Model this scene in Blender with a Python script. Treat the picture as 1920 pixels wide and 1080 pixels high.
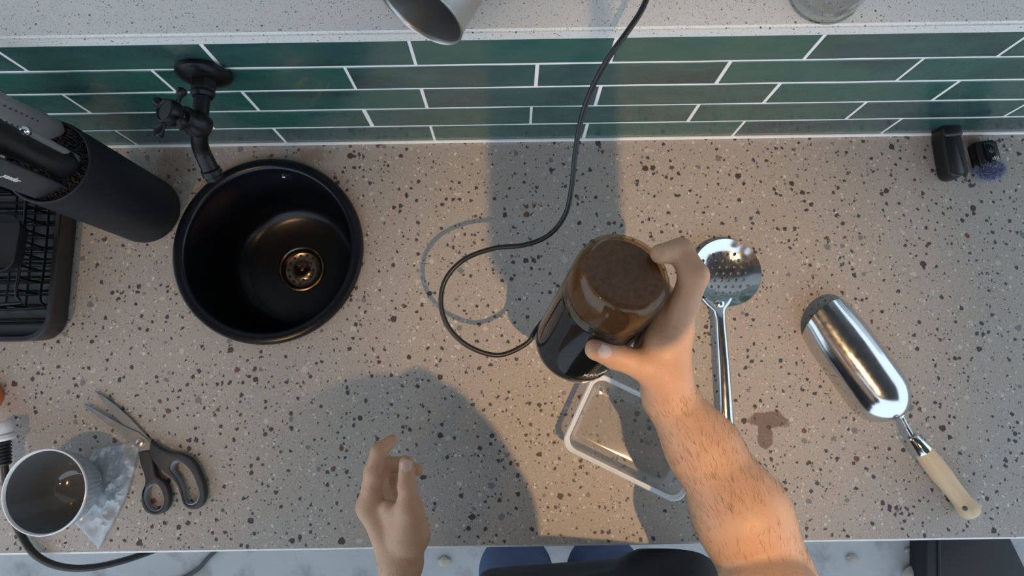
import bpy, bmesh, math, random
import numpy as np
from mathutils import Vector, Matrix, noise

for o in list(bpy.data.objects):
    bpy.data.objects.remove(o, do_unlink=True)
S = bpy.context.scene
COL = S.collection
random.seed(7)
RNG = np.random.default_rng(11)
PI = math.pi

# ------------------------------------------------------------------ camera
FPX = 1211.45                      # focal length in pixels of a 1920 wide frame
CAM = np.array([0.0, -.3364, .8405])
ANG = (math.radians(8.8876), math.radians(.0648), math.radians(-.8955))
cd = bpy.data.cameras.new('camera'); cd.sensor_width = 36; cd.lens = FPX * 36 / 1920
cd.clip_start = .01; cd.clip_end = 100
cam = bpy.data.objects.new('camera', cd); COL.objects.link(cam)
cam.location = CAM; cam.rotation_euler = ANG
S.camera = cam

# ------------------------------------------------------------------ light, exposure
S.view_settings.view_transform = 'Standard'; S.view_settings.look = 'None'
S.view_settings.gamma = 1; S.view_settings.use_curve_mapping = False
S.view_settings.exposure = -0.06
W = bpy.data.worlds.new('overcast_sky'); S.world = W; W.use_nodes = True
bg = W.node_tree.nodes['Background']
bg.inputs[0].default_value = (.70, .85, 1.0, 1); bg.inputs[1].default_value = 1.88
# two shaded warm pendant lamps: bulb x, y, z, watts, aim x, aim y, cone in degrees
LAMPS = ((.27, -.75, 1.50, 60.0, .16, -.25, 35), (-.66, -.70, 1.50, 18.0, -.56, -.27, 28))
LAMP = LAMPS[0]
LAMP_COL = (1.0, .62, .31)

# ------------------------------------------------------------------ measuring helpers
RC = np.array(cam.rotation_euler.to_matrix())
def ray(x, y): return RC @ np.array([(x - 960) / FPX, (540 - y) / FPX, -1.0])
def at(x, y, z=0.0):               # point of height z seen at a pixel
    d = ray(x, y); return CAM + d * ((z - CAM[2]) / d[2])
def aty(x, y, Y=0.0):              # point of the plane y = Y seen at a pixel
    d = ray(x, y); return CAM + d * ((Y - CAM[1]) / d[1])
def atd(x, y, dep): return CAM + ray(x, y) * dep

# ------------------------------------------------------------------ object helpers
def link(o, parent=None):
    COL.objects.link(o)
    if parent is not None: o.parent = parent
    return o
def tag(o, label=None, cat=None, group=None, kind=None):
    if label: o['label'] = label
    if cat: o['category'] = cat
    if group: o['group'] = group
    if kind: o['kind'] = kind
    return o
def thing(name, label, cat, loc=(0, 0, 0), rotz=0, group=None):
    o = bpy.data.objects.new(name, None); o.empty_display_size = .02
    o.location = loc; o.rotation_euler = (0, 0, rotz)
    link(o); return tag(o, label, cat, group)
def mesh(name, vs, fs, mat, parent=None, smooth=True, autosmooth=None):
    me = bpy.data.meshes.new(name)
    me.from_pydata([tuple(map(float, v)) for v in vs], [], fs); me.update()
    bm = bmesh.new(); bm.from_mesh(me); bmesh.ops.recalc_face_normals(bm, faces=bm.faces); bm.to_mesh(me); bm.free()
    return finish(name, me, mat, parent, smooth, autosmooth)
def finish(name, me, mat, parent=None, smooth=True, autosmooth=None):
    for p in me.polygons: p.use_smooth = smooth
    if smooth and autosmooth is not None:
        me.set_sharp_from_angle(angle=math.radians(autosmooth))
    o = bpy.data.objects.new(name, me)
    if mat: me.materials.append(mat)
    return link(o, parent)
def frombm(name, bm, mat, parent=None, smooth=True, autosmooth=35):
    me = bpy.data.meshes.new(name); bm.to_mesh(me); bm.free()
    return finish(name, me, mat, parent, smooth, autosmooth)
def rbox(name, size, loc, mat, parent=None, bev=.002, seg=2, rot=None):
    bm = bmesh.new(); bmesh.ops.create_cube(bm, size=1)
    bmesh.ops.scale(bm, vec=size, verts=bm.verts)
    if bev: bmesh.ops.bevel(bm, geom=bm.edges[:], offset=bev, segments=seg, profile=.5, affect='EDGES')
    if rot is not None: bmesh.ops.transform(bm, matrix=rot, verts=bm.verts)
    bmesh.ops.translate(bm, vec=loc, verts=bm.verts)
    return frombm(name, bm, mat, parent)
def lathe_data(prof, n=48, sx=1, sy=1):
    vs, fs = [], []
    for r, z in prof:
        for k in range(n):
            a = 2 * PI * k / n; vs.append((r * math.cos(a) * sx, r * math.sin(a) * sy, z))
    for i in range(len(prof) - 1):
        for k in range(n):
            k2 = (k + 1) % n; fs.append((i*n+k, i*n+k2, (i+1)*n+k2, (i+1)*n+k))
    if prof[0][0] > 1e-5: fs.append(tuple(range(n))[::-1]) if prof[0][0] < 0 else None
    return vs, fs
def lathe(name, prof, mat, parent=None, n=48, loc=(0, 0, 0), rot=None, autosmooth=40, cap0=False, cap1=False):
    vs, fs = lathe_data(prof, n); fs = [f for f in fs if f]
    if cap0: fs.append(tuple(range(n)))
    if cap1: fs.append(tuple((len(prof)-1)*n + k for k in range(n)))
    M = Matrix.Translation(loc) @ (rot.to_4x4() if rot is not None else Matrix())
    vs = [M @ Vector(v) for v in vs]
    return mesh(name, vs, fs, mat, parent, True, autosmooth)
def smooth_path(P, m=8):
    P = [np.array(p, float) for p in P]; out = []
    for i in range(len(P) - 1):
        p0 = P[max(i-1, 0)]; p1 = P[i]; p2 = P[i+1]; p3 = P[min(i+2, len(P)-1)]
        for k in range(m):
            t = k / m
            out.append(.5*((2*p1)+(-p0+p2)*t+(2*p0-5*p1+4*p2-p3)*t*t+(-p0+3*p1-3*p2+p3)*t**3))
    out.append(P[-1]); return out
def tube_data(path, rad, n=10, cap=True):
    path = [np.array(p, float) for p in path]; N = len(path)
    if not hasattr(rad, '__len__'): rad = [rad] * N
    vs, fs = [], []; u = None
    for i in range(N):
        t = path[min(i+1, N-1)] - path[max(i-1, 0)]; t = t / (np.linalg.norm(t) + 1e-12)
        if u is None:
            u = np.cross(t, (0, 0, 1)); u = np.cross(t, (1, 0, 0)) if np.linalg.norm(u) < 1e-3 else u
        u = u - t * (u @ t); u /= np.linalg.norm(u); w = np.cross(t, u)
        for k in range(n):
            a = 2*PI*k/n; vs.append(path[i] + rad[i]*(math.cos(a)*u + math.sin(a)*w))
    for i in range(N-1):
        for k in range(n):
            k2 = (k+1) % n; fs.append((i*n+k, i*n+k2, (i+1)*n+k2, (i+1)*n+k))
    if cap: fs += [tuple(range(n))[::-1], tuple((N-1)*n+k for k in range(n))]
    return vs, fs
def tube(name, path, rad, mat, parent=None, n=10, autosmooth=50):
    vs, fs = tube_data(path, rad, n); return mesh(name, vs, fs, mat, parent, True, autosmooth)
def tubes(name, paths, rad, mat, parent=None, n=8):
    V, Fc = [], []
    for p in paths:
        vs, fs = tube_data(p, rad, n); b = len(V); V += vs; Fc += [tuple(i+b for i in f) for f in fs]
    return mesh(name, V, Fc, mat, parent, True, 50)
def extrude(name, outline, z0, z1, mat, parent=None, bev=0, seg=2, holes=()):
    """flat piece with a real thickness from a 2-D outline (and holes)"""
    bm = bmesh.new(); edges = []
    for loop in (outline,) + tuple(holes):
        vv = [bm.verts.new((p[0], p[1], z0)) for p in loop]
        edges += [bm.edges.new((vv[i], vv[(i+1) % len(vv)])) for i in range(len(vv))]
    bmesh.ops.triangle_fill(bm, use_beauty=True, edges=edges)
    bmesh.ops.recalc_face_normals(bm, faces=bm.faces)
    r = bmesh.ops.extrude_face_region(bm, geom=bm.faces[:])
    bmesh.ops.translate(bm, vec=(0, 0, z1 - z0), verts=[g for g in r['geom'] if isinstance(g, bmesh.types.BMVert)])
    bmesh.ops.recalc_face_normals(bm, faces=bm.faces)
    if bev:
        bmesh.ops.dissolve_limit(bm, angle_limit=.01, verts=bm.verts, edges=bm.edges)
        es = [e for e in bm.edges if len(e.link_faces) == 2 and e.calc_face_angle(0) > .9]
        bmesh.ops.bevel(bm, geom=es, offset=bev, segments=seg, profile=.5, affect='EDGES', clamp_overlap=True)
    return frombm(name, bm, mat, parent, True, 40)
def rrect(w, h, r, n=6):
    out = []
    for cx, cy, a0 in ((w/2-r, h/2-r, 0), (-w/2+r, h/2-r, PI/2), (-w/2+r, -h/2+r, PI), (w/2-r, -h/2+r, 1.5*PI)):
        for k in range(n+1):
            a = a0 + PI/2*k/n; out.append((cx + r*math.cos(a), cy + r*math.sin(a)))
    return out
def loft(name, loops, mat, parent=None, cap0=False, cap1=False, autosmooth=45, closed=True):
    n = len(loops[0]); vs = [p for l in loops for p in l]; fs = []
    for i in range(len(loops)-1):
        for k in range(n if closed else n-1):
            k2 = (k+1) % n; fs.append((i*n+k, i*n+k2, (i+1)*n+k2, (i+1)*n+k))
    if cap0: fs.append(tuple(range(n)))
    if cap1: fs.append(tuple((len(loops)-1)*n+k for k in range(n)))
    return mesh(name, vs, fs, mat, parent, True, autosmooth)
def text_mesh(body, size, depth=.0003, shear=0):
    cu = bpy.data.curves.new('lettering', 'FONT'); cu.body = body; cu.size = size; cu.extrude = depth; cu.shear = shear
    cu.align_x = 'CENTER'; cu.align_y = 'CENTER'; cu.resolution_u = 3
    o = bpy.data.objects.new('lettering', cu); COL.objects.link(o)
    dg = bpy.context.evaluated_depsgraph_get(); me = bpy.data.meshes.new_from_object(o.evaluated_get(dg))
    bpy.data.objects.remove(o); bpy.data.curves.remove(cu)
    return me

# ------------------------------------------------------------------ materials
class NT:
    def __init__(s, name):
        s.m = bpy.data.materials.new(name); s.m.use_nodes = True; s.t = s.m.node_tree
        s.b = s.t.nodes['Principled BSDF']; s._co = None
    def n(s, typ, **kw):
        nd = s.t.nodes.new(typ)
        for k, v in kw.items(): setattr(nd, k, v)
        return nd
    def set(s, **kw):
        for k, v in kw.items():
            i = s.b.inputs[k.replace('_', ' ')]
            if hasattr(v, 'is_output'): s.t.links.new(v, i)
            else: i.default_value = v
        return s
    def l(s, a, b): s.t.links.new(a, b)
    @property
    def co(s):
        if s._co is None: s._co = s.n('ShaderNodeTexCoord').outputs['Object']
        return s._co
    def inp(s, nd, name, v):
        i = nd.inputs[name]
        if hasattr(v, 'is_output'): s.l(v, i)
        else: i.default_value = v
    def noise(s, scale, detail=3, rough=.5, vec=None, out=0):
        nd = s.n('ShaderNodeTexNoise'); s.l(vec or s.co, nd.inputs['Vector'])
        nd.inputs['Scale'].default_value = scale; nd.inputs['Detail'].default_value = detail; nd.inputs['Roughness'].default_value = rough
        return nd.outputs[out]
    def vor(s, scale, vec=None, rand=1.0):
        nd = s.n('ShaderNodeTexVoronoi'); s.l(vec or s.co, nd.inputs['Vector']); nd.inputs['Scale'].default_value = scale
        nd.inputs['Randomness'].default_value = rand
        return nd
    def math(s, op, a, b=0.0, clamp=False):
        nd = s.n('ShaderNodeMath', operation=op, use_clamp=clamp)
        for i, v in enumerate((a, b)):
            if hasattr(v, 'is_output'): s.l(v, nd.inputs[i])
            else: nd.inputs[i].default_value = v
        return nd.outputs[0]
    def mix(s, f, a, b, typ='MIX'):
        nd = s.n('ShaderNodeMix', data_type='RGBA', blend_type=typ)
        for i, v in ((0, f), (6, a), (7, b)):
            if hasattr(v, 'is_output'): s.l(v, nd.inputs[i])
            else: nd.inputs[i].default_value = v if i == 0 else (*v[:3], 1)
        return nd.outputs[2]
    def ramp(s, f, stops, const=False):
        nd = s.n('ShaderNodeValToRGB'); s.l(f, nd.inputs[0]); e = nd.color_ramp.elements
        nd.color_ramp.interpolation = 'CONSTANT' if const else 'LINEAR'
        while len(e) < len(stops): e.new(.5)
        for i, (p, c) in enumerate(stops): e[i].position = p; e[i].color = (*c[:3], 1)
        return nd.outputs[0]
    def step(s, v, lo, hi):
        nd = s.n('ShaderNodeMapRange', interpolation_type='SMOOTHSTEP'); s.l(v, nd.inputs[0])
        nd.inputs[1].default_value = lo; nd.inputs[2].default_value = hi
        return nd.outputs[0]
    def sep(s, c):
        nd = s.n('ShaderNodeSeparateColor'); s.l(c, nd.inputs[0]); return nd.outputs
    def sepxyz(s, c):
        nd = s.n('ShaderNodeSeparateXYZ'); s.l(c, nd.inputs[0]); return nd.outputs
    def bump(s, h, strength=.3, dist=.001):
        nd = s.n('ShaderNodeBump'); s.l(h, nd.inputs['Height']); nd.inputs['Strength'].default_value = strength
        nd.inputs['Distance'].default_value = dist
        s.l(nd.outputs[0], s.b.inputs['Normal']); return s
    def offset(s, vec, amt):        # vec + (noise colour - .5) * amt
        pass

def plain(name, col, rough=.5, metal=0.0, var=.12, scale=60, bump=0, **kw):
    t = NT(name); f = t.noise(scale, 3)
    lo = tuple(c*(1-var) for c in col); hi = tuple(min(1, c*(1+var)) for c in col)
    t.set(Base_Color=t.mix(f, lo, hi), Roughness=rough, Metallic=metal, **kw)
    if bump: t.bump(t.noise(scale*6, 2), bump, .0006)
    return t.m
def glassy(name, col, rough=.03, ior=1.45, trans=1.0, var=.03, **kw):
    t = NT(name); f = t.noise(25, 2)
    t.set(Base_Color=t.mix(f, tuple(c*(1-var) for c in col), col), Roughness=rough, IOR=ior, Transmission_Weight=trans, **kw)
    return t.m
def thin(name, tint, rough=.04, ior=1.45, milk=0.0, milk_col=(.8, .84, .88), gloss=1.0, scale=30):
    """thin clear plastic or glass wall: lets light through, mirrors at grazing angles, may be a little milky"""
    t = NT(name); t.t.nodes.remove(t.b); f = t.noise(scale, 3)
    tr = t.n('ShaderNodeBsdfTransparent'); t.l(t.mix(f, tuple(c*.97 for c in tint), tint), tr.inputs[0])
    df = t.n('ShaderNodeBsdfDiffuse'); df.inputs[0].default_value = (*milk_col, 1)
    tl = t.n('ShaderNodeBsdfTranslucent'); tl.inputs[0].default_value = (*milk_col, 1)
    m0 = t.n('ShaderNodeMixShader'); m0.inputs[0].default_value = .4; t.l(df.outputs[0], m0.inputs[1]); t.l(tl.outputs[0], m0.inputs[2])
    m1 = t.n('ShaderNodeMixShader'); t.l(t.math('MULTIPLY', t.math('ADD', f, .5), milk), m1.inputs[0]); t.l(tr.outputs[0], m1.inputs[1]); t.l(m0.outputs[0], m1.inputs[2])
    gl_ = t.n('ShaderNodeBsdfGlossy'); gl_.inputs['Roughness'].default_value = rough
    lw = t.n('ShaderNodeLayerWeight'); lw.inputs[0].default_value = .5; f0 = ((ior-1)/(ior+1))**2
    fr = t.math('ADD', t.math('MULTIPLY', t.math('POWER', lw.outputs['Facing'], 5.0), 1-f0), f0)      # Schlick, the same from both sides
    m2 = t.n('ShaderNodeMixShader'); t.l(t.math('MULTIPLY', fr, gloss, True), m2.inputs[0]); t.l(m1.outputs[0], m2.inputs[1]); t.l(gl_.outputs[0], m2.inputs[2])
    t.l(m2.outputs[0], t.t.nodes['Material Output'].inputs[0])
    return t.m
def steel(name, col=(.62, .63, .65), rough=.16, streak=None):
    t = NT(name); f = t.noise(35, 3)
    t.set(Base_Color=t.mix(f, tuple(c*.9 for c in col), col), Metallic=1.0)
    if streak is not None:
        mp = t.n('ShaderNodeMapping'); t.l(t.co, mp.inputs[0]); mp.inputs['Scale'].default_value = streak
        g = t.noise(60, 3, .6, vec=mp.outputs[0])
        t.set(Roughness=t.math('MULTIPLY_ADD', g, .25)); t.bump(g, .12, .0004)
        r = t.math('ADD', t.math('MULTIPLY', g, .2), rough - .08); t.set(Roughness=r)
    else:
        t.set(Roughness=t.math('ADD', t.math('MULTIPLY', t.noise(120, 4), .14), rough-.06))
    return t.m

def chips(t, base, vec, scale, keep, rmin, rmax, cols, soft=.06, seedshift=0.0):
    """one layer of stone chips over a base colour: Voronoi cells, some of which hold a chip"""
    mp = t.n('ShaderNodeMapping'); t.l(vec, mp.inputs[0]); mp.inputs['Location'].default_value = (seedshift, seedshift*1.7, seedshift*.3)
    v = t.vor(scale, mp.outputs[0]); c = t.sep(v.outputs['Color'])
    rad = t.math('MULTIPLY_ADD', c[0], rmax - rmin); 
    nd = rad.node; nd.inputs[2].default_value = rmin
    inside = t.math('SUBTRACT', rad, v.outputs['Distance'])
    m = t.step(inside, 0, soft)
    k = t.math('LESS_THAN', c[1], keep)
    col = t.ramp(c[2], cols, True)
    return t.mix(t.math('MULTIPLY', m, k), base, col)

def terrazzo_mat():
    t = NT('terrazzo')
    # warp coordinates so that chips are angular and irregular
    nz = t.n('ShaderNodeTexNoise'); t.l(t.co, nz.inputs['Vector']); nz.inputs['Scale'].default_value = 230; nz.inputs['Detail'].default_value = 4
    vm = t.n('ShaderNodeVectorMath', operation='MULTIPLY_ADD'); t.l(nz.outputs['Color'], vm.inputs[0])
    vm.inputs[1].default_value = (.0050,)*3; t.l(t.co, vm.inputs[2]); vec = vm.outputs[0]
    xs = t.sepxyz(vec); sq = t.n('ShaderNodeCombineXYZ'); t.l(xs[0], sq.inputs[0]); t.l(t.math('ADD', xs[1], xs[2]), sq.inputs[1])
    vec = sq.outputs[0]      # the pattern wraps over the front edge
    big = t.noise(5, 4, .6); fine = t.noise(420, 3, .7)
    base = t.mix(big, (.335, .292, .258), (.415, .372, .336))
    base = t.mix(t.math('MULTIPLY', t.step(fine, .40, .75), .50), base, (.52, .49, .45))
    base = t.mix(t.math('MULTIPLY', t.step(t.noise(620, 3), .52, .72), .55), base, (.19, .172, .160))
    S1 = [(0, (.058, .064, .076)), (.30, (.105, .120, .140)), (.50, (.150, .072, .055)), (.66, (.19, .195, .20)), (.80, (.070, .052, .046)), (.93, (.5, .47, .43))]
    S2 = [(0, (.07, .076, .088)), (.35, (.14, .16, .18)), (.55, (.18, .090, .068)), (.70, (.09, .066, .058)), (.82, (.60, .57, .53))]
    base = chips(t, base, vec, 520, .40, .12, .36, S2, .12, 5.3)
    base = chips(t, base, vec, 330, .40, .12, .36, S2, .10, 3.1)
    base = chips(t, base, vec, 200, .44, .12, .38, S2, .07, 1.3)
    base = chips(t, base, vec, 125, .44, .14, .40, S1, .05, .4)
    base = chips(t, base, vec, 80, .19, .16, .38, S1, .04, 7.7)
    # brown wet stain with its own shape near the skimmer, faint rust specks along the wall
    X = t.sepxyz(t.co)
    def spot(cx, cy, rx, ry, wob=.55):
        dx = t.math('DIVIDE', t.math('SUBTRACT', X[0], cx), rx); dy = t.math('DIVIDE', t.math('SUBTRACT', X[1], cy), ry)
        d = t.math('SQRT', t.math('ADD', t.math('MULTIPLY', dx, dx), t.math('MULTIPLY', dy, dy)))
        return t.math('ADD', d, t.math('MULTIPLY', t.math('SUBTRACT', t.noise(70, 3), .5), wob*2))
    st = t.math('MINIMUM', spot(.326, -.381, .026, .012), spot(.319, -.398, .011, .020))
    stain = t.math('SUBTRACT', 1.0, t.step(st, .85, 1.05))
    base = t.mix(t.math('MULTIPLY', stain, .72), base, (.10, .058, .040))
    for cx, cy, rx, ry in ((-.265, -.016, .03, .016), (.625, -.012, .018, .012), (-.455, -.03, .03, .04)):
        f = t.math('SUBTRACT', 1.0, t.step(spot(cx, cy, rx, ry, .8), .3, 1.2))
        base = t.mix(t.math('MULTIPLY', f, .5), base, (.18, .105, .055))
    t.set(Base_Color=base, Roughness=t.math('ADD', t.math('MULTIPLY', big, .15), .42), Specular_IOR_Level=.35)
    t.bump(fine, .15, .0004)
    return t.m
def ledge_mat():
    t = NT('speckled_white_concrete')
    big = t.noise(9, 4); vec = t.co
    base = t.mix(big, (.64, .63, .61), (.74, .735, .72))
    base = t.mix(t.step(t.noise(700, 2), .56, .7), base, (.45, .44, .43))
    D = [(0, (.10, .11, .13)), (.5, (.22, .23, .25)), (.8, (.3, .26, .22))]
    base = chips(t, base, vec, 420, .55, .10, .36, D, .1, .2)
    base = chips(t, base, vec, 220, .34, .10, .30, D, .1, 1.9)
    t.set(Base_Color=base, Roughness=.6); t.bump(t.noise(300, 3), .2, .0005)
    return t.m
def tile_mat():
    t = NT('green_glazed_tile')
    oi = t.n('ShaderNodeObjectInfo')
    vm = t.n('ShaderNodeVectorMath', operation='MULTIPLY_ADD')
    cx = t.n('ShaderNodeCombineXYZ')
    for i in range(3): t.l(oi.outputs['Random'], cx.inputs[i])
    t.l(cx.outputs[0], vm.inputs[0]); vm.inputs[1].default_value = (31, 17, 23); t.l(t.co, vm.inputs[2]); vec = vm.outputs[0]
    st = t.n('ShaderNodeMapping'); t.l(vec, st.inputs[0]); st.inputs['Scale'].default_value = (.45, 1, 1)
    a = t.noise(26, 5, .6, vec=st.outputs[0]); b = t.noise(11, 3, .5, vec=st.outputs[0])
    tone = t.ramp(oi.outputs['Random'], [(0, (.020, .096, .082)), (.35, (.026, .108, .086)), (.6, (.034, .090, .080)), (.8, (.036, .070, .080)), (1, (.024, .100, .092))])
    c = t.mix(t.step(a, .35, .75), tone, (.045, .115, .095))
    c = t.mix(t.math('MULTIPLY', t.step(b, .5, .7), .6), c, (.018, .042, .048))
    sp = t.step(t.noise(330, 2, .5, vec=vec), .70, .78)
    c = t.mix(t.math('MULTIPLY', sp, .7), c, (.008, .016, .015))
    t.set(Base_Color=c, Roughness=t.math('ADD', t.math('MULTIPLY', a, .10), .14), Coat_Weight=.35, Coat_Roughness=.06)
    h = t.math('ADD', t.noise(34, 3, .5, vec=vec), t.math('MULTIPLY', t.noise(140, 3, .5, vec=vec), .18))
    t.bump(h, .55, .0022)
    return t.m
def floor_mat():
    t = NT('grey_concrete_floor')
    a = t.noise(3.2, 6, .62); b = t.noise(11, 4, .6)
    c = t.mix(a, (.22, .225, .23), (.38, .385, .39))
    c = t.mix(t.math('MULTIPLY', t.step(b, .50, .72), .6), c, (.12, .115, .11))
    t.set(Base_Color=c, Roughness=.75); t.bump(t.noise(90, 3), .2, .002)
    return t.m
def skin_mat():
    t = NT('skin')
    a = t.noise(28, 4, .6); b = t.noise(9, 3); f = t.noise(260, 3, .6)
    c = t.mix(a, (.50, .285, .168), (.62, .380, .240))
    c = t.mix(t.math('MULTIPLY', t.step(t.noise(55, 4, .65), .50, .75), .45), c, (.50, .22, .14))
    c = t.mix(t.math('MULTIPLY', t.step(b, .45, .7), .5), c, (.54, .270, .150))
    t.set(Base_Color=c, Roughness=.48, Subsurface_Weight=.08, Subsurface_Radius=(.006, .0025, .0012), Subsurface_Scale=1.0, Specular_IOR_Level=.4)
    v = t.vor(650)
    w = t.noise(95, 4, .6)
    t.bump(t.math('ADD', t.math('ADD', f, t.math('MULTIPLY', v.outputs['Distance'], .6)), t.math('MULTIPLY', w, 1.6)), .30, .0009)
    return t.m
def wood_mat():
    t = NT('pale_wood')
    mp = t.n('ShaderNodeMapping'); t.l(t.co, mp.inputs[0]); mp.inputs['Scale'].default_value = (1, .12, 1)
    g = t.noise(140, 4, .6, vec=mp.outputs[0])
    t.set(Base_Color=t.mix(g, (.50, .34, .19), (.70, .54, .35)), Roughness=.55); t.bump(g, .1, .0004)
    return t.m
def denim_mat(name, lo, hi, sc=900):
    t = NT(name); t.set(Base_Color=t.mix(t.noise(14, 4), lo, hi), Roughness=.9)
    w = t.n('ShaderNodeTexWave'); t.l(t.co, w.inputs[0]); w.inputs['Scale'].default_value = sc; w.inputs['Distortion'].default_value = 1
    t.bump(t.math('ADD', w.outputs['Fac'], t.noise(40, 3)), .3, .001); return t.m

M = dict(
    terrazzo=terrazzo_mat(), ledge=ledge_mat(), tile=tile_mat(), floor=floor_mat(), skin=skin_mat(), wood=wood_mat(),
    grout=plain('white_grout', (.84, .84, .84), .85, var=.08, scale=120, bump=.2),
    arris=plain('edge_highlight', (.62, .61, .58), .7, var=.2, scale=200),  # lighter chamfer colour paints in the highlight along the counter's front edge
    upper=plain('pale_wall_paint', (.42, .42, .41), .8),
    render=plain('ledge_render', (.58, .55, .53), .7, var=.1, scale=40),
    ceiling=plain('ceiling_boards', (.055, .05, .046), .8),
    black_matte=plain('black_matte_metal', (.008, .008, .009), .33, .2, var=.3, Specular_IOR_Level=.35),
    black_sink=plain('black_composite', (.0045, .0055, .0085), .24, var=.25, scale=150, Specular_IOR_Level=.35),
    black_plastic=plain('black_plastic', (.008, .008, .009), .40, var=.2),
    black_soft=plain('black_soft_plastic', (.010, .010, .013), .55, var=.2, Specular_IOR_Level=.3),
    black_gloss=plain('black_gloss_plastic', (.006, .006, .007), .12, var=.2, Coat_Weight=.4),
    black_rubber=plain('black_rubber', (.010, .010, .011), .38, var=.2),
    bristle=plain('black_bristle', (.040, .038, .037), .9, var=.6, scale=300),
    grey_rubber=plain('grey_rubber', (.23, .24, .26), .6),
    dark_grey=plain('dark_grey_plastic', (.028, .030, .034), .5),
    chrome=steel('chrome', (.70, .71, .73), .09), polished=steel('polished_steel', (.66, .68, .70), .14),
    brushed=steel('brushed_steel', (.52, .51, .50), .34, (1, 1, 14)), blade=steel('blade_steel', (.55, .56, .58), .3), satin=plain('satin_steel', (.30, .30, .29), .45, .4),
    brass=steel('drain_metal', (.22, .18, .15), .24),
    lid=thin('smoked_lid', (.86, .76, .63), .08, 1.45, .06, (.45, .30, .18)), clear=thin('clear_glass', (.95, .96, .955), .01, 1.9, .02), glass_edge=thin('glass_edge', (.62, .64, .63), .02, 1.8),
    plastic=thin('clear_plastic', (.97, .965, .955), .10, 1.50, .12), film=thin('plastic_film', (.93, .95, .97), .20, 1.5, .42, (.80, .85, .90), 1.0, 60),
    rim=plain('frosted_rim', (.78, .81, .84), .45, var=.05, Transmission_Weight=.1),
    coffee=plain('ground_coffee', (.17, .10, .055), .95, var=.6, scale=220, bump=.6),
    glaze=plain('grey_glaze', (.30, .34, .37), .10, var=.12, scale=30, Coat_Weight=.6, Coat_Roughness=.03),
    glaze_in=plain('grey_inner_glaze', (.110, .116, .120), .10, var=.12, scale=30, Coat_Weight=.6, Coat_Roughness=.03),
    white_glaze=plain('white_rim_glaze', (.74, .77, .80), .15),
    orange=plain('orange_plastic', (.75, .16, .03), .35), white_plastic=plain('white_plastic', (.72, .74, .76), .35),
    letter=plain('white_print', (.78, .76, .70), .5), letter_dim=plain('grey_print', (.30, .30, .31), .5),
    fur=plain('blue_grey_fur', (.46, .50, .68), .8, var=.4, scale=200), fur_dark=plain('dark_fur', (.03, .04, .09), .9),
    nail=plain('fingernail', (.66, .44, .36), .30, var=.06), hair=plain('brown_hair', (.055, .032, .020), .6),
    arm_hair=plain('arm_hair', (.15, .08, .042), .6),
    shirt=denim_mat('dark_shirt_cloth', (.022, .023, .025), (.045, .046, .05), 500), jeans=denim_mat('blue_denim', (.025, .045, .10), (.05, .085, .17)),
    stone=plain('pebble_stone', (.30, .27, .23), .8, var=.4), leather=plain('shoe_leather', (.05, .035, .025), .5),
    eye=plain('eye_white', (.8, .78, .75), .2), iris=plain('iris', (.06, .035, .02), .2), lip=plain('lip', (.40, .16, .12), .5),
)

# ================================================================== THE SETTING
def struct(o, label=None): return tag(o, label, None, None, 'structure')
FLOOR_Z = -.90
struct(rbox('floor', (7, 6, .1), (0, -1.2, FLOOR_Z - .05), M['floor'], bev=0), 'pale grey concrete floor below the counter edge')
struct(rbox('ceiling', (5.2, 2.4, .06), (0, -.10, 1.90), M['ceiling'], bev=0), 'dark boarded ceiling above the counter')
# splashback wall with every tile a piece of its own
wall = rbox('wall_back', (2.6, .12, 1.16), (0, .06, -.90 + .58), M['grout'], bev=0)
struct(wall, 'white grouted splashback wall set with long green tiles')
TW, TH, GR = .2028, .052, .0040
OFF = (-.0958, .03176, -.0975, .0279, -.1009)
def tile_mesh(wd, seed):
    """hand made tile: slightly wavy edges, softened arris, recessed joint around it"""
    r = random.Random(seed); nx, bev, th = 7, .0007, .007
    hw, hh = wd/2, (TH-GR)/2
    def edge(k, n, s): return (r.random()-.5) * .0007
    xs = [-hw + 2*hw*i/nx for i in range(nx+1)]
    top = [(x, hh + edge(i, nx, 1)) for i, x in enumerate(xs)]; bot = [(x, -hh + edge(i, nx, 1)) for i, x in enumerate(xs)]
    loop = bot + top[::-1]
    def ins(p, d): return (p[0] - d*(1 if p[0] > hw-1e-6 else -1 if p[0] < -hw+1e-6 else 0), p[1] - d*(1 if p[1] > 0 else -1))
    L0 = [(p[0], .004, p[1]) for p in loop]; L1 = [(p[0], -.0002, p[1]) for p in loop]
    L2 = [(*[ins(p, bev)[0]], -.0007, ins(p, bev)[1]) for p in loop]
    n = len(loop); vs = L0 + L1 + L2; fs = []
    for j in range(2):
        for k in range(n): fs.append((j*n+k, j*n+(k+1) % n, (j+1)*n+(k+1) % n, (j+1)*n+k))
    b = 2*n; m = nx+1
    for i in range(nx): fs.append((b+i, b+i+1, b+n-2-i, b+n-1-i))
    me = bpy.data.meshes.new('tile'); me.from_pydata(vs, [], fs); me.update()
    bm = bmesh.new(); bm.from_mesh(me); bmesh.ops.recalc_face_normals(bm, faces=bm.faces); bm.to_mesh(me); bm.free()
    me.materials.append(M['tile'])
    for p in me.polygons: p.use_smooth = False
    return me
TM = [tile_mesh(TW - GR, s) for s in range(7)]
for row in range(5):
    zc = (4 - row + .5) * TH
    for k in range(-5, 6):
        xc = OFF[row] + (k + .5) * TW
        if abs(xc) > .92: continue
        o = bpy.data.objects.new('tile', TM[(row*3 + k*5) % 7]); link(o, wall)
        o.location = (xc + random.uniform(-.0006, .0006), -.0002*random.random(), zc + .58*0 + random.uniform(-.0003, .0003))
        o.rotation_euler = (random.uniform(-.004, .004), random.uniform(-.002, .002), random.uniform(-.0015, .0015))
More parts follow.
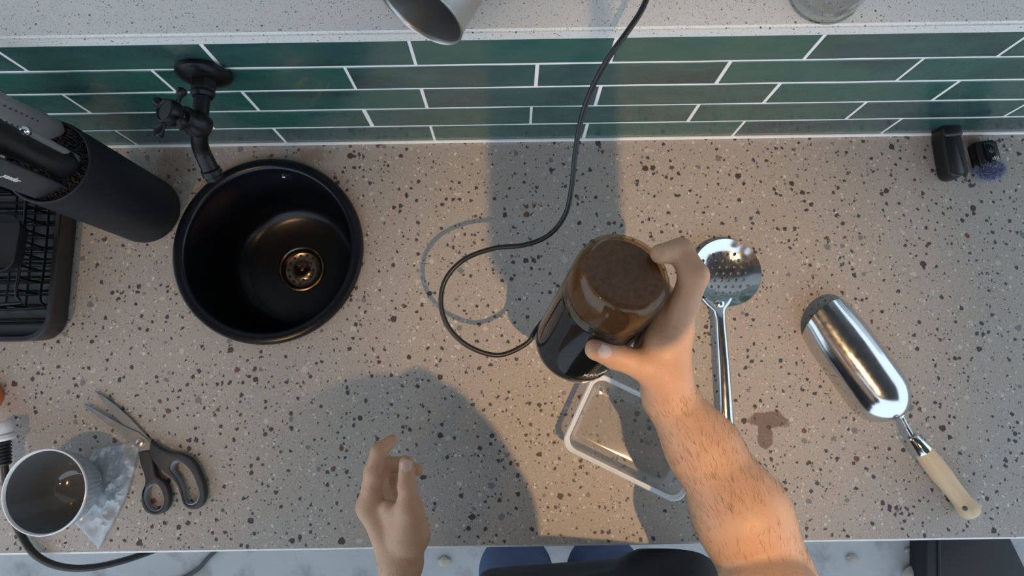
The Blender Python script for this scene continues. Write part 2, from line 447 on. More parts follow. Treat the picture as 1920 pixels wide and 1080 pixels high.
# ledge on top of the tiled upstand
lb = bmesh.new(); bmesh.ops.create_cube(lb, size=1); bmesh.ops.scale(lb, vec=(2.6, .30, .0150), verts=lb.verts)
bmesh.ops.bevel(lb, geom=[e for e in lb.edges if abs(e.verts[0].co.y+.15) < 1e-4 and abs(e.verts[1].co.y+.15) < 1e-4 and e.verts[0].co.z > 0 and e.verts[1].co.z > 0], offset=.0028, segments=3, affect='EDGES')
bmesh.ops.translate(lb, vec=(0, .1475, .2600 + .0075 + .0004), verts=lb.verts)
led = struct(frombm('trim_1', lb, M['ledge']), 'white speckled concrete ledge capping the green tiled splashback')
struct(rbox('trim_2', (2.6, .0040, .0042), (0, -.0020, .0021), M['grout'], bev=.0012), 'white sealant line between the tiles and the worktop')

struct(rbox('wall_blocker', (2.6, .06, 1.60), (0, .33, 1.07), M['upper'], bev=0), 'unseen pale wall added behind the ledge to block light')  # unseen wall, added to block light from behind and darken reflections
# worktop with the sink cut-out
SINK = np.array([-.3195, -.1500]); SR = .1245
def worktop():
    bm = bmesh.new()
    x0, x1, y0, y1 = -1.25, 1.25, -.5275, -.0005
    rect = [bm.verts.new(p) for p in ((x0, y0, 0), (x1, y0, 0), (x1, y1, 0), (x0, y1, 0))]
    n = 72; rr = SR - .012
    circ = [bm.verts.new((SINK[0] + rr*math.cos(2*PI*k/n), SINK[1] + rr*math.sin(2*PI*k/n), 0)) for k in range(n)]
    ed = [bm.edges.new((rect[i], rect[(i+1) % 4])) for i in range(4)] + [bm.edges.new((circ[i], circ[(i+1) % n])) for i in range(n)]
    bmesh.ops.triangle_fill(bm, use_beauty=True, edges=ed)
    a = [bm.verts.new((v.co.x, -.5300 if v.co.y < -.3 else v.co.y, -.0025 if v.co.y < -.3 else 0)) for v in rect]
    b = [bm.verts.new((v.co.x, v.co.y, -.045)) for v in a]
    c = [bm.verts.new((v.co.x, v.co.y, -.045)) for v in circ]
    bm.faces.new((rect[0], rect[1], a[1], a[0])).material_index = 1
    bm.faces.new((a[0], a[1], b[1], b[0]))
    for i, j in ((1, 2), (2, 3), (3, 0)):
        bm.faces.new((rect[i] if i != 1 else a[1], rect[j] if j != 0 else a[0], b[j], b[i])) 
    for i in range(n): bm.faces.new((circ[i], circ[(i+1) % n], c[(i+1) % n], c[i]))
    eb = [bm.edges.get((b[i], b[(i+1) % 4])) or bm.edges.new((b[i], b[(i+1) % 4])) for i in range(4)]
    ec = [bm.edges.get((c[i], c[(i+1) % n])) or bm.edges.new((c[i], c[(i+1) % n])) for i in range(n)]
    bmesh.ops.triangle_fill(bm, use_beauty=True, edges=eb + ec)
    bmesh.ops.recalc_face_normals(bm, faces=bm.faces)
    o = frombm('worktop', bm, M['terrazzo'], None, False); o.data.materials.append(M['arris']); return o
tag(worktop(), 'long grey beige terrazzo worktop with dark stone chips', 'worktop')

# ================================================================== SINK
sk = thing('round_sink', 'round black composite sink with raised rim let into the worktop', 'sink', (SINK[0], SINK[1], 0))
lathe('basin', [(.1135, -.002), (.1240, .0002), (.1252, .004), (.1247, .0095), (.1225, .0125), (.1180, .0135), (.1125, .0128), (.1098, .0105), (.1085, .0055),
                (.1075, -.004), (.1060, -.050), (.1035, -.085), (.0980, -.108), (.0880, -.120), (.0740, -.1255), (.0500, -.1285), (.0345, -.1300), (.0340, -.1345), (.0200, -.150), (.0, -.150)],
      M['black_sink'], sk, 96)
lathe('drain_ring', [(.0350, -.1292), (.0345, -.1268), (.0325, -.1262), (.0308, -.1272), (.0300, -.1310), (.029, -.1350)], M['brass'], sk, 48)
dr = lathe('drain_basket', [(.0305, -.1320), (.027, -.1380), (.020, -.1405), (.010, -.1385), (.0045, -.1335), (.003, -.1310), (.0, -.1305)], M['brass'], sk, 40)
hv, hf = lathe_data([(.0022, .0), (.0022, .0010), (.0, .0010)], 10); hf = [f for f in hf if f]
hm = bpy.data.meshes.new('drain_hole'); hm.from_pydata(hv, [], hf); hm.materials.append(M['black_plastic'])
for rr, cnt, zz in ((.0150, 8, -.1402), (.0232, 14, -.1397)):
    for k in range(cnt):
        o = bpy.data.objects.new('drain_hole', hm); link(o, dr); o.location = (rr*math.cos(2*PI*k/cnt), rr*math.sin(2*PI*k/cnt), zz)
ov = lathe('overflow_screw', [(.0, .0022), (.0030, .0018), (.0040, .0), (.0042, -.002)], M['chrome'], sk, 20, loc=(.010, .1062, -.012), rot=Matrix.Rotation(PI/2, 3, 'X'))
lathe('overflow_slot', [(.0, .0010), (.0085, .0008), (.0092, -.001)], M['black_plastic'], sk, 24, loc=(.017, .1062, -.013), rot=Matrix.Rotation(PI/2, 3, 'X'))

# ================================================================== WALL TAP
tp = thing('wall_tap', 'matt black wall tap with cross handle above the round sink', 'tap', (-.3190, 0, .2050))
RX = Matrix.Rotation(PI/2, 3, 'X')        # local z of a lathe turned to -y (out of the wall)
lathe('wall_flange', [(.0, .0035), (.0275, .0035), (.0283, .0045), (.0280, .0070), (.0255, .0092), (.0200, .0112), (.0125, .0135), (.0, .0140)], M['black_matte'], tp, 48, rot=RX)
lathe('hex_nut', [(.0, .012), (.0128, .0120), (.0135, .0135), (.0135, .0225), (.0122, .0240), (.0, .0240)], M['black_matte'], tp, 6, rot=RX, autosmooth=20)
lathe('pipe_collar', [(.0, .0235), (.0118, .0240), (.0122, .0270), (.0098, .0305), (.0, .031)], M['black_matte'], tp, 32, rot=RX)
body = smooth_path([(0, -.028, 0), (-.001, -.045, 0), (-.003, -.060, -.003), (-.009, -.067, -.016), (-.015, -.070, -.030), (-.017, -.075, -.041), (-.0155, -.083, -.049), (-.0135, -.090, -.054)], 5)
tube('spout_pipe', body, list(np.linspace(.0080, .0094, len(body))), M['black_matte'], tp, 20)
lathe('spout_tip', [(.0, .0), (.0088, .0), (.0108, .0015), (.0112, .0075), (.0098, .0090), (.0098, .0130), (.0090, .0140), (.0075, .0140), (.0072, .004), (.0, .004)], M['black_matte'], tp, 28,
      loc=(-.0140, -.0885, -.0530), rot=Vector((.15, -.66, -.73)).to_track_quat('Z', 'Y').to_matrix())
VT = Matrix.Rotation(math.radians(-25), 3, 'Y')      # the valve stem leans to the left
lathe('valve_body', [(.0, -.010), (.0115, -.009), (.0135, -.002), (.0135, .006), (.0112, .010), (.0112, .014), (.0125, .0145), (.0125, .019), (.0080, .021), (.0062, .028), (.0, .028)], M['black_matte'], tp, 32, loc=(-.002, -.061, .002), rot=VT)
hd = lathe('cross_handle', [(.0, .024), (.0105, .025), (.0128, .028), (.0130, .035), (.0120, .0388), (.0104, .0395), (.0096, .0380), (.0, .0380)], M['black_matte'], tp, 32, loc=(-.002, -.061, .002), rot=VT)
for k in range(4):
    a = PI/4 + k*PI/2 + .12; dx, dy = math.cos(a), math.sin(a)
    p = [Vector((-.002, -.061, .002)) + VT @ Vector((dx*r, dy*r, .031 + zz)) for r, zz in ((.009, 0), (.013, .0), (.0175, .0004), (.0205, .001), (.0235, .0014), (.026, .0014), (.0278, .0014))]
    tube('handle_arm', p, [.0034, .0026, .0026, .0040, .0054, .0050, .0020], M['black_matte'], hd, 12)

# ================================================================== KNIFE BLOCK AND ITS KNIVES
KB = np.array([-.4865, -.0920]); KH = .190
kb = thing('knife_block', 'round black knife block with bristle insert standing beside the sink', 'knife block', (KB[0], KB[1], 0))
lathe('block_shell', [(.0, .0), (.042, .0), (.0445, .0015), (.0452, .006), (.0462, KH-.003), (.0458, KH-.0008), (.0445, KH), (.0430, KH-.0006), (.0424, KH-.004), (.0418, KH-.03), (.0, KH-.03)], M['black_soft'], kb, 72)
# bristles: a field of thin rods
bv, bf = [], []
for i in range(2600):
    a = RNG.uniform(0, 2*PI); r = .0415*math.sqrt(RNG.uniform(0, 1)); x, y = r*math.cos(a), r*math.sin(a)
    h = KH - .005 + RNG.uniform(-.004, .003); w = .0008; dx, dy = RNG.uniform(-.0012, .0012, 2); b = len(bv)
    bv += [(x-w, y-w*.6, KH-.031), (x+w, y-w*.6, KH-.031), (x, y+w, KH-.031), (x+dx-w*.7, y+dy-w*.4, h), (x+dx+w*.7, y+dy-w*.4, h), (x+dx, y+dy+w*.7, h)]
    bf += [(b, b+1, b+4, b+3), (b+1, b+2, b+5, b+4), (b+2, b, b+3, b+5), (b+3, b+4, b+5)]
tag(mesh('bristle_insert', bv, bf, M['bristle'], kb, False), None, None, None, 'stuff')

def local_handle(loops, base, dirv, side):
    """maps (u across, v thick, w along) to world"""
    d = np.array(dirv, float); d /= np.linalg.norm(d); s = np.array(side, float); s -= d*(s @ d); s /= np.linalg.norm(s); t = np.cross(d, s)
    return [[base + s*u + t*v + d*w for u, v, w in l] for l in loops]
def handle_knife(name, label, px, z, px2, z2, width, thick, mat, prof, group=None, blade=True):
    p0 = at(*px, z); p1 = at(*px2, z2); d = p1 - p0; L = np.linalg.norm(d); d /= L
    side = np.cross(d, (0.45, -.89, 0)); side = side/np.linalg.norm(side)
    o = thing(name, label, 'knife', p0 - np.array((0, 0, .12)))
    base = np.array((0, 0, .12)); loops = []
    for w, wf, tf in prof:
        loops.append([(math.copysign(abs(math.cos(a))**.6, math.cos(a))*width/2*wf, math.copysign(abs(math.sin(a))**.6, math.sin(a))*thick/2*tf, w*L) for a in np.linspace(0, 2*PI, 21)[:-1]])
    loft('handle', local_handle(loops, base, d, side), mat, o, True, True)
    if blade:
        bl = [[(-width*.45, -.0009, w), (width*.45, -.0009, w), (width*.45, .0009, w), (-width*.45, .0009, w)] for w in (-.045*1.0, .006)]
        bl2 = local_handle(bl, base, d, side)
        loft('blade', bl2, M['blade'], o, True, True, 20)
    return o, base, d, side, L
PF = [(0, .8, .9), (.03, 1, 1), (.4, .92, 1), (.75, 1.05, 1.05), (.97, 1.1, 1.0), (1, .9, .8)]
h1 = handle_knife('kitchen_knife', 'steel handled knife with dimpled grip, topmost in the knife block', (104, 246), KH-.006, (-150, 130), .33, .026, .017, M['satin'], PF)
o, base, d, side, L = h1
tt = np.cross(d, side)
for k in range(16):        # dimples along the grip
    for q in (-1, 1):
        w = L*(.25 + .7*k/16); c = base + d*w + side*(.0085*q) - tt*.0078
        vs, fs = lathe_data([(.0012, 0), (.0010, .0006), (0, .0008)], 8); fs = [f for f in fs if f]
        R3 = np.stack([side, d, -tt], 1); mesh('grip_dimple', [c + R3 @ np.array(v) for v in vs], fs, M['black_plastic'], o)
handle_knife('kitchen_knife', 'black curved handle knife in the middle of the knife block', (132, 316), KH-.006, (-60, 232), .315, .027, .019, M['black_plastic'], [(0, .75, .9), (.04, .95, 1), (.12, 1.25, 1.1), (.2, .9, 1), (.5, .95, 1), (.8, 1.15, 1.1), (1, .9, .8)])
o, base, d, side, L = handle_knife('kitchen_knife', 'broad flat grey knife with white script lettering in the knife block', (96, 360), KH-.006, (-75, 292), .315, .0315, .005, M['dark_grey'], [(0, 1, 1), (.02, 1, 1), (.95, 1, 1), (1, .96, .9)])
me = text_mesh('yander', .0085, .0003, .25); tt = np.cross(d, side); sgn = 1 if (CAM - (np.array(o.location)+base)) @ tt > 0 else -1
for v in me.vertices:
    u, w2, h = v.co; q = base + d*(L*.50 - u*1.0) + side*(-w2*(-sgn))*-1.0 + tt*sgn*(.0027 + h)
    v.co = q
finish('lettering', me, M['letter'], o, False)
# honing rod
p0 = at(146, 300, KH-.008); p1 = at(48, 246, .262)
hr = thing('sharpening_rod', 'slim pale steel rod with ball end in the knife block', 'sharpening rod', p0 - np.array((0, 0, .12)))
q0 = np.array((0, 0, .12)); dd = p1 - p0
tube('rod_shaft', [q0 - dd*.5, q0, q0 + dd*.5, q0 + dd*.97], [.0045, .0046, .0046, .0040], M['satin'], hr, 16)
lathe('rod_ball', [(0, -.0055), (.003, -.0046), (.0052, -.0015), (.0052, .0015), (.003, .0046), (0, .0055)], M['chrome'], hr, 20, loc=q0+dd)

# ================================================================== DISH RACK
RXc, RYc, RW, RH = -.760, -.165, .372, .208   # tray rim outline
rk = thing('dish_rack', 'black dish drying rack with wire basket in a drip tray', 'dish rack', (RXc, RYc, 0))
def rl(ins, z, r): return [(x, y, z) for x, y in rrect(RW-2*ins, RH-2*ins, max(r-ins, .006), 8)]
loft('drip_tray', [rl(.012, .0, .034), rl(.004, .004, .034), rl(.001, .034, .034), rl(.0, .038, .034), rl(.0015, .0395, .034), rl(.0065, .0392, .034), rl(.0080, .037, .034), rl(.011, .010, .034), rl(.016, .0065, .034)],
     M['black_plastic'], rk, True, True)
for k in range(9):
    y = -RH/2 + .030 + k*.0185
    tube('tray_rib', [(-RW/2+.02, y, .0085), (RW/2-.026, y, .0085)], .0032, M['black_gloss'], rk, 8)
wx0, wx1, wy0, wy1 = -RW/2+.02, RW/2-.030, -RH/2+.044, RH/2-.012
def ringw(z, g=0): return smooth_path([(wx0+g, wy0+.012, z), (wx0+.012, wy0, z), (wx1-.02, wy0, z), (wx1, wy0+.02, z), (wx1, wy1-.012, z), (wx1-.012, wy1, z), (wx0+.012, wy1, z), (wx0, wy1-.012, z), (wx0, wy0+.012, z)], 5)
tube('top_wire', ringw(.062), .0019, M['black_matte'], rk, 8)
tube('bottom_wire', ringw(.022), .0017, M['black_matte'], rk, 8)
for k in range(9):
    y = wy0 + .018 + k*(wy1-wy0-.03)/8
    tube('cross_wire', smooth_path([(wx0, y, .062), (wx0+.002, y, .024), (wx0+.01, y, .022), (wx1-.01, y, .022), (wx1-.002, y, .024), (wx1, y, .062)], 4), .0015, M['black_matte'], rk, 6)
for k in range(13):
    x = wx1 - .018 - k*.0255
    tube('long_wire', smooth_path([(x, wy0, .062), (x, wy0+.002, .024), (x, wy0+.01, .0205), (x, wy1-.01, .0205), (x, wy1-.002, .024), (x, wy1, .062)], 4), .0015, M['black_matte'], rk, 6)
# black pan lying on the wires
c = at(-22, 458, .07)
pn = thing('baking_pan', 'black rounded pan lying in the dish rack', 'pan', (c[0], c[1], .064), math.radians(-4))
def pl(w, h, r, z): return [(x, y, z) for x, y in rrect(w, h, r, 8)]
loft('pan_body', [pl(.078, .052, .012, .004), pl(.084, .058, .014, .0), pl(.093, .067, .016, .020), pl(.096, .070, .017, .022), pl(.093, .067, .016, .0225), pl(.082, .056, .014, .006), pl(.06, .04, .01, .0055)][::-1], M['black_soft'], pn, True, True)

# ================================================================== EXTENSION CORD AND ORANGE PLUG AT THE LEFT EDGE
ec = thing('extension_cord', 'thick black cord with ribbed strain relief looping over the counter edge', 'cord', at(14, 880, 0))
o0 = np.array(ec.location)
pp = [at(8, 868, .020), at(12, 905, .017), at(22, 960, .014), at(38, 1000, .010), at(66, 1040, .009), at(112, 1062, -.004), at(172, 1064, -.03), at(248, 1046, -.07), at(330, 1015, -.13), at(400, 985, -.25)]
tube('cable', [p - o0 for p in smooth_path(pp, 8)], .0044, M['black_rubber'], ec, 14)
a0, a1 = at(2, 822, .026) - o0, at(9, 872, .021) - o0
pr = []
for k in range(17): pr.append(.0098 - .0028*k/16 + (.0012 if k % 2 else -.0006))
tube('strain_relief', [a0 + (a1-a0)*k/16 for k in range(17)], pr, M['black_rubber'], ec, 18, 20)
dv = (a1-a0)/np.linalg.norm(a1-a0)
lathe('socket_collar', [(.0, 0), (.012, 0), (.0155, .002), (.016, .006), (.0135, .009), (.0, .009)], M['white_plastic'], ec, 32, loc=a0 - dv*.006, rot=Vector(dv).to_track_quat('Z', 'Y').to_matrix())
lathe('socket_body', [(.0, -.014), (.013, -.014), (.0145, -.012), (.0150, -.003), (.014, .0), (.0, .0)], M['white_plastic'], ec, 32, loc=a0 - dv*.006, rot=Vector(dv).to_track_quat('Z', 'Y').to_matrix())
fc = thing('floor_cord', 'thin black cord lying on the concrete floor under the counter', 'cord', (at(365, 1065, FLOOR_Z)))
f0 = np.array(fc.location)
tube('cable', [p - f0 for p in smooth_path([at(430, 1010, FLOOR_Z+.005), at(392, 1044, FLOOR_Z+.005), at(372, 1066, FLOOR_Z+.005), at(340, 1085, FLOOR_Z+.005), at(270, 1110, FLOOR_Z+.005)], 6)], .0052, M['black_rubber'], fc, 10)
oc = at(-22, 744, .0)
op = thing('orange_plug', 'orange round plastic plug at the left edge of the worktop', 'plug', (oc[0], oc[1], 0))
lathe('plug_body', [(.0, .0), (.019, .0), (.0205, .002), (.0205, .018), (.0185, .021), (.0175, .030), (.0155, .033), (.0, .0335)], M['orange'], op, 40)
lathe('plug_ring', [(.0205, .006), (.0215, .007), (.0215, .012), (.0205, .013)], M['orange'], op, 40)

# ================================================================== BOWL
bc = at(83, 923, .072)
bo = thing('ribbed_bowl', 'grey glazed ribbed bowl with white rim near the left counter edge', 'bowl', (bc[0], bc[1], .0022))
BH = .070
outer = [(.0, .0), (.0235, .0), (.0245, .0012), (.0245, .004), (.0275, .0075), (.0345, .020), (.0410, .036), (.0455, .052), (.0480, BH-.003)]
n = 150; vs, fs = [], []
prof = [outer[0]]
for i in range(len(outer)-1):
    steps = 10 if i >= 4 else 2
    for s in range(1, steps+1):
        t = s/steps; prof.append((outer[i][0]*(1-t)+outer[i+1][0]*t, outer[i][1]*(1-t)+outer[i+1][1]*t))
for r, z in prof:
    for k in range(n):
        a = 2*PI*k/n; amp = .00055 if .010 < z < BH-.006 else 0
        rr = r + amp*math.cos(k*PI/1.5*1.0)*1.0 + amp*.8*math.cos(z*2*PI/.0030)
        vs.append((rr*math.cos(a), rr*math.sin(a), z))
for i in range(len(prof)-1):
    for k in range(n): fs.append((i*n+k, i*n+(k+1) % n, (i+1)*n+(k+1) % n, (i+1)*n+k))
mesh('outer_wall', vs, fs, M['glaze'], bo)
lathe('rim', [(.0480, BH-.003), (.0489, BH-.0008), (.0485, BH+.0006), (.0475, BH+.0008), (.0466, BH-.0002), (.0462, BH-.003)], M['white_glaze'], bo, 90)
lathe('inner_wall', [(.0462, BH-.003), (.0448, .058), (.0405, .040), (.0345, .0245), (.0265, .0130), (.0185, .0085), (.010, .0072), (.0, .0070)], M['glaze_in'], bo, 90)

# ================================================================== CRUMPLED PLASTIC BAG
c4 = [at(128, 962, 0), at(186, 1030, 0), at(240, 948, 0), at(262, 826, 0), at(196, 838, 0), at(140, 880, 0)]
bgo = thing('plastic_bag', 'crumpled clear plastic bag between the bowl and the scissors', 'bag', np.mean(c4, 0))
b0 = np.array(bgo.location)
NU, NV = 46, 34; vs, fs = [], []
A_, B_, C_, D_ = at(128, 965, 0), at(186, 1030, 0), at(262, 826, 0), at(178, 842, 0)
for j in range(NV+1):
    for i in range(NU+1):
        u, v = i/NU, j/NV
        p = (A_*(1-u)+D_*u)*(1-v) + (B_*(1-u)+C_*u)*v
        bul = at(262, 905, 0) - (B_+C_)/2; p = p + bul*(4*u*(1-u))*v*.55
        q = Vector((p[0]*55, p[1]*55, 3)); f1 = abs(noise.noise(q)); f2 = abs(noise.noise(q*2.3)); f3 = noise.noise(q*6)
        ed = min(1, 6*min(u, 1-u, v, 1-v) + .25)
        z = .0012 + ed*(.011*(1-f1*1.7)*(.45+.55*v) + .0045*f2 + .0010*f3)*max(.30, min(1, (p[0]+.545)/.05))
        vs.append((p[0]-b0[0]+.0016*f3, p[1]-b0[1]+.0016*noise.noise(q*5+Vector((9, 9, 9))), max(z, .0009)))
for j in range(NV):
    for i in range(NU): fs.append((j*(NU+1)+i, j*(NU+1)+i+1, (j+1)*(NU+1)+i+1, (j+1)*(NU+1)+i))
fo = mesh('film', vs, fs, M['film'], bgo, True, 28)
md = fo.modifiers.new('thick', 'SOLIDIFY'); md.thickness = .0005

# ================================================================== SCISSORS
sx = lambda pts: [(q[0], q[1]) for q in (at(a/2.7, 680 + b/2.7, .006) for a, b in pts)]
so = thing('kitchen_scissors', 'open black handled scissors with grey finger loops beside the plastic bag', 'scissors', at(268, 831, 0))
s0 = np.array(so.location)
sl = lambda pts: [(a-s0[0], b-s0[1]) for a, b in sx(pts)]
def resamp(pts, m=4): return [tuple(p) for p in smooth_path([np.array(p) for p in pts] + [np.array(pts[0])], m)[:-1]]
bl1 = extrude('blade', sl([(424, 203), (470, 226), (560, 280), (640, 325), (700, 350), (740, 380), (772, 410), (776, 462), (735, 466), (700, 432), (640, 388), (560, 322), (470, 258), (434, 226)]), .0052, .0072, M['blade'], so, .0005, 1)
bl2 = extrude('blade', sl([(471, 138), (510, 160), (590, 220), (660, 285), (715, 345), (760, 395), (770, 440), (730, 440), (690, 380), (640, 330), (600, 295), (556, 248), (510, 186)]), .0030, .0048, M['blade'], so, .0005, 1)
piv = sl([(713, 405)])[0]
lathe('pivot_screw', [(.0, .0096), (.0030, .0096), (.0046, .0090), (.0050, .0078), (.0050, .0020), (.0, .0020)], M['brushed'], so, 24, loc=(piv[0], piv[1], 0))
rbox('pivot_slot', (.0060, .0009, .0006), (piv[0], piv[1], .00965), M['black_plastic'], so, 0, 1, Matrix.Rotation(.6, 4, 'Z'))
def grip(outer, hole, z0, z1, wall_px):
    h = resamp(sl(hole)); o_ = resamp(sl(outer))
    g = extrude('handle', o_, z0, z1, M['dark_grey'], so, .0018, 3, (h,))
    cx = np.mean(h, 0); inn = [tuple(cx + (np.array(p)-cx)*np.array((.86, .90))) for p in h]
    # rubber lining inside the loop
    Lz = [[(p[0], p[1], z0+.0006) for p in h], [(p[0], p[1], z1-.0008) for p in h], [(.5*(p[0]+q[0]), .5*(p[1]+q[1]), z1-.0001) for p, q in zip(h, inn)],
          [(q[0], q[1], z1-.0025) for q in inn], [(q[0], q[1], z0+.0006) for q in inn], [(p[0], p[1], z0+.0006) for p in h]]
    loft('loop_lining', Lz, M['grey_rubber'], g)
    return g
grip([(710, 450), (768, 448), (788, 520), (802, 570), (842, 602), (865, 650), (868, 702), (846, 748), (800, 768), (753, 754), (731, 716), (728, 660), (746, 608), (740, 560), (722, 510)],
     [(768, 614), (805, 607), (832, 642), (843, 690), (830, 734), (795, 750), (761, 730), (743, 690), (746, 642)], .0022, .0120, 12)
grip([(772, 392), (800, 416), (860, 450), (920, 458), (977, 486), (1012, 538), (1037, 600), (1048, 660), (1037, 708), (1006, 737), (968, 737), (938, 712), (923, 662), (903, 612), (868, 572), (818, 532), (783, 492), (768, 450)],
     [(880, 503), (905, 490), (945, 507), (985, 552), (1010, 611), (1022, 660), (1010, 700), (985, 717), (956, 711), (941, 680), (930, 630), (905, 580), (874, 537)], .0022, .0120, 12)

# ================================================================== CLEAR FOOD CONTAINER
ctr = (.1475, -.3955); rot = math.radians(-26.6)
co = thing('food_container', 'clear plastic food box with frosted rim under the forearm', 'food container', (ctr[0], ctr[1], 0), rot)
CL, CW, CH = .157, .101, .050
def cl(ins, z, r=.016): return [(x, y, z) for x, y in rrect(CL-2*ins, CW-2*ins, max(.004, r-ins*.4), 7)]
loft('box_wall', [cl(.022, .0008), cl(.0165, .0), cl(.0125, .0022), cl(.0105, .007), cl(.0052, CH-.004), cl(.0050, CH-.002),
                  cl(.0060, CH-.002), cl(.0062, CH-.004), cl(.0115, .0078), cl(.0135, .0036), cl(.017, .0016), cl(.022, .0018)], M['plastic'], co, True, True)
loft('rim', [cl(.0052, CH-.0035), cl(.0010, CH-.0035), cl(.0, CH-.0022), cl(.0002, CH-.0002), cl(.0014, CH+.0008), cl(.0030, CH+.0004), cl(.0038, CH-.0006), cl(.0048, CH-.0004), cl(.0058, CH-.0012), cl(.0060, CH-.0035), cl(.0052, CH-.0035)], M['rim'], co)

# ================================================================== SKIMMER SPOON
hc = at(1361, 512, .012)
sp = thing('skimmer_spoon', 'polished steel skimmer spoon with perforated round head', 'skimmer', (hc[0], hc[1], 0))
R0 = .0445
dish = [(.0, .0040), (.010, .0043), (.020, .0055), (.030, .0082), (.038, .0120), (R0-.001, .0165), (R0, .0172), (R0-.0004, .0180), (.0372, .0132), (.030, .0094), (.020, .0067), (.010, .0055), (.0, .0052)]
vs, fs = lathe_data(dish, 96); fs = [f for f in fs if f]
me = bpy.data.meshes.new('head'); me.from_pydata(vs, [], fs); me.update()
bm = bmesh.new(); bm.from_mesh(me); bmesh.ops.remove_doubles(bm, verts=bm.verts, dist=1e-5); bmesh.ops.recalc_face_normals(bm, faces=bm.faces); bm.to_mesh(me); bm.free()
head = finish('head', me, M['polished'], sp, True)
cut = bmesh.new(); pitch = .0092
for j in range(-4, 5):
    for i in range(-4, 5):
        x, y = (i + (.5 if j % 2 else 0))*pitch*1.02, j*pitch*.92
        if x*x + y*y < (.0335)**2: bmesh.ops.create_cone(cut, cap_ends=True, segments=12, radius1=.0023, radius2=.0023, depth=.05, matrix=Matrix.Translation((x, y, .01)))
cme = bpy.data.meshes.new('cut'); cut.to_mesh(cme); cut.free()
cob = bpy.data.objects.new('cut', cme); COL.objects.link(cob); cob.parent = sp
bo_ = head.modifiers.new('b', 'BOOLEAN'); bo_.object = cob; bo_.operation = 'DIFFERENCE'; bo_.solver = 'EXACT'
bpy.context.view_layer.update()
nm = bpy.data.meshes.new_from_object(head.evaluated_get(bpy.context.evaluated_depsgraph_get()))
head.modifiers.clear(); head.data = nm; bpy.data.objects.remove(cob)
for p in nm.polygons: p.use_smooth = True
nm.set_sharp_from_angle(angle=math.radians(50))
# handle: convex tapered strap from the head towards the counter edge
k0, k1 = at(1348, 578, .019), at(1366, 860, .016)
dv = (k1-k0); Lh = np.linalg.norm(dv); dv /= Lh; sv = np.cross(dv, (0, 0, 1)); sv /= np.linalg.norm(sv); o0 = np.array(sp.location)
loops = []
for t, w, h, zz in ((-.07, .020, .003, -.004), (-.03, .015, .004, -.001), (.02, .0075, .0050, .001), (.08, .0068, .0055, .002), (.4, .0078, .0058, .004), (.8, .0092, .0056, .001), (1.15, .0100, .0050, -.006), (1.25, .0085, .0046, -.008), (1.28, .004, .003, -.008)):
    c = k0 - o0 + dv*Lh*t + np.array((0, 0, zz))
    loops.append([c + sv*w*math.cos(a) + np.array((0, 0, 1))*(h*math.sin(a) if math.sin(a) > 0 else .35*h*math.sin(a)) for a in np.linspace(0, 2*PI, 17)[:-1]])
loft('handle', loops, M['polished'], sp, True, True)
c = k0 - o0 + dv*(-.006)
lathe('weld_boss', [(.0, .0042), (.003, .0040), (.0062, .0022), (.007, .0)], M['polished'], sp, 24, loc=c + np.array((0, 0, .0018)))

# ================================================================== SCOOP WITH WOODEN HANDLE
t0, t1 = at(1545, 588, 0), at(1660, 782, 0)
t0 = np.array((.3975, -.2390, 0)); t1 = np.array((.4835, -.3785, 0))
ax = t1 - t0; SL = np.linalg.norm(ax); ax /= SL; sd = np.array((-ax[1], ax[0], 0))
sc = thing('metal_scoop', 'shiny metal scoop with pale wooden handle lying face down', 'scoop', (t0+t1)/2)
s0 = np.array(sc.location); up = np.array((0, 0, 1))
loops = []; na = 22
def sect(t):
    w = .0388*(.90 + .10*min(1, t/.3)); h = .040*(.86 + .14*min(1, t/.5))
    if t > .76:
        k = (t-.76)/.24; q = math.sqrt(max(0, 1-k*k)); w *= .12+.88*q; h *= .45+.55*q
    return w, h
ts = list(np.linspace(0, .74, 12)) + [.76 + .24*math.sin(x) for x in np.linspace(.05, PI/2, 12)]
for t in ts:
    w, h = sect(t); sag = .014*(1-min(1, t/.22))**2           # mouth cut back at the sides
    L_ = []
    a0 = .0
    for side_, th in ((1, 0), (-1, .0013)):
        rng = np.linspace(a0, PI-a0, na) if side_ == 1 else np.linspace(PI-a0, a0, na)
        for a in rng:
            prot = -.020*(math.sin(a))*(1-min(1, t/.25))**1.5   # the lip reaches further along the crown
            c = t0 - s0 + ax*(t*SL + prot + .018*(1-min(1, t/.25))**1.5)
            L_.append(c + sd*(w-th)*math.cos(a) + up*max(.0, (h-th)*math.sin(a)**.85 + .0004))
    loops.append(L_)
loft('scoop_bowl', loops, M['polished'], sc, False, False, 60)
wl, hl = sect(1.0)
n0 = t1 - s0 + up*.020 - ax*.004; n1 = at(1712, 822, .027) - s0
tube('neck_rod', smooth_path([n0, n0 + ax*.006, n0*.4+n1*.6, n1], 5), .0030, M['chrome'], sc, 12)
lathe('weld_collar', [(.0, 0), (.006, 0), (.0056, .0035), (.0032, .006), (.0, .006)], M['chrome'], sc, 20, loc=n0 - ax*.001, rot=Vector(ax).to_track_quat('Z', 'Y').to_matrix())
e1 = at(1822, 962, .014) - s0; hd_ = e1 - n1; HL = np.linalg.norm(hd_); hd_ /= HL; RQ = Vector(hd_).to_track_quat('Z', 'Y').to_matrix()
lathe('ferrule', [(.0, -.004), (.0060, -.004), (.0075, -.002), (.0098, .012), (.0108, .0165), (.0110, .019), (.0, .019)], M['chrome'], sc, 28, loc=n1, rot=RQ)
vs, fs = lathe_data([(.0, .0175), (.0104, .0175), (.0112, .024), (.0125, .040), (.0124, .058), (.0112, .078), (.0112, .098), (.0130, HL-.012), (.0132, HL-.005), (.0112, HL), (.0, HL+.0005)], 32); fs = [f for f in fs if f]
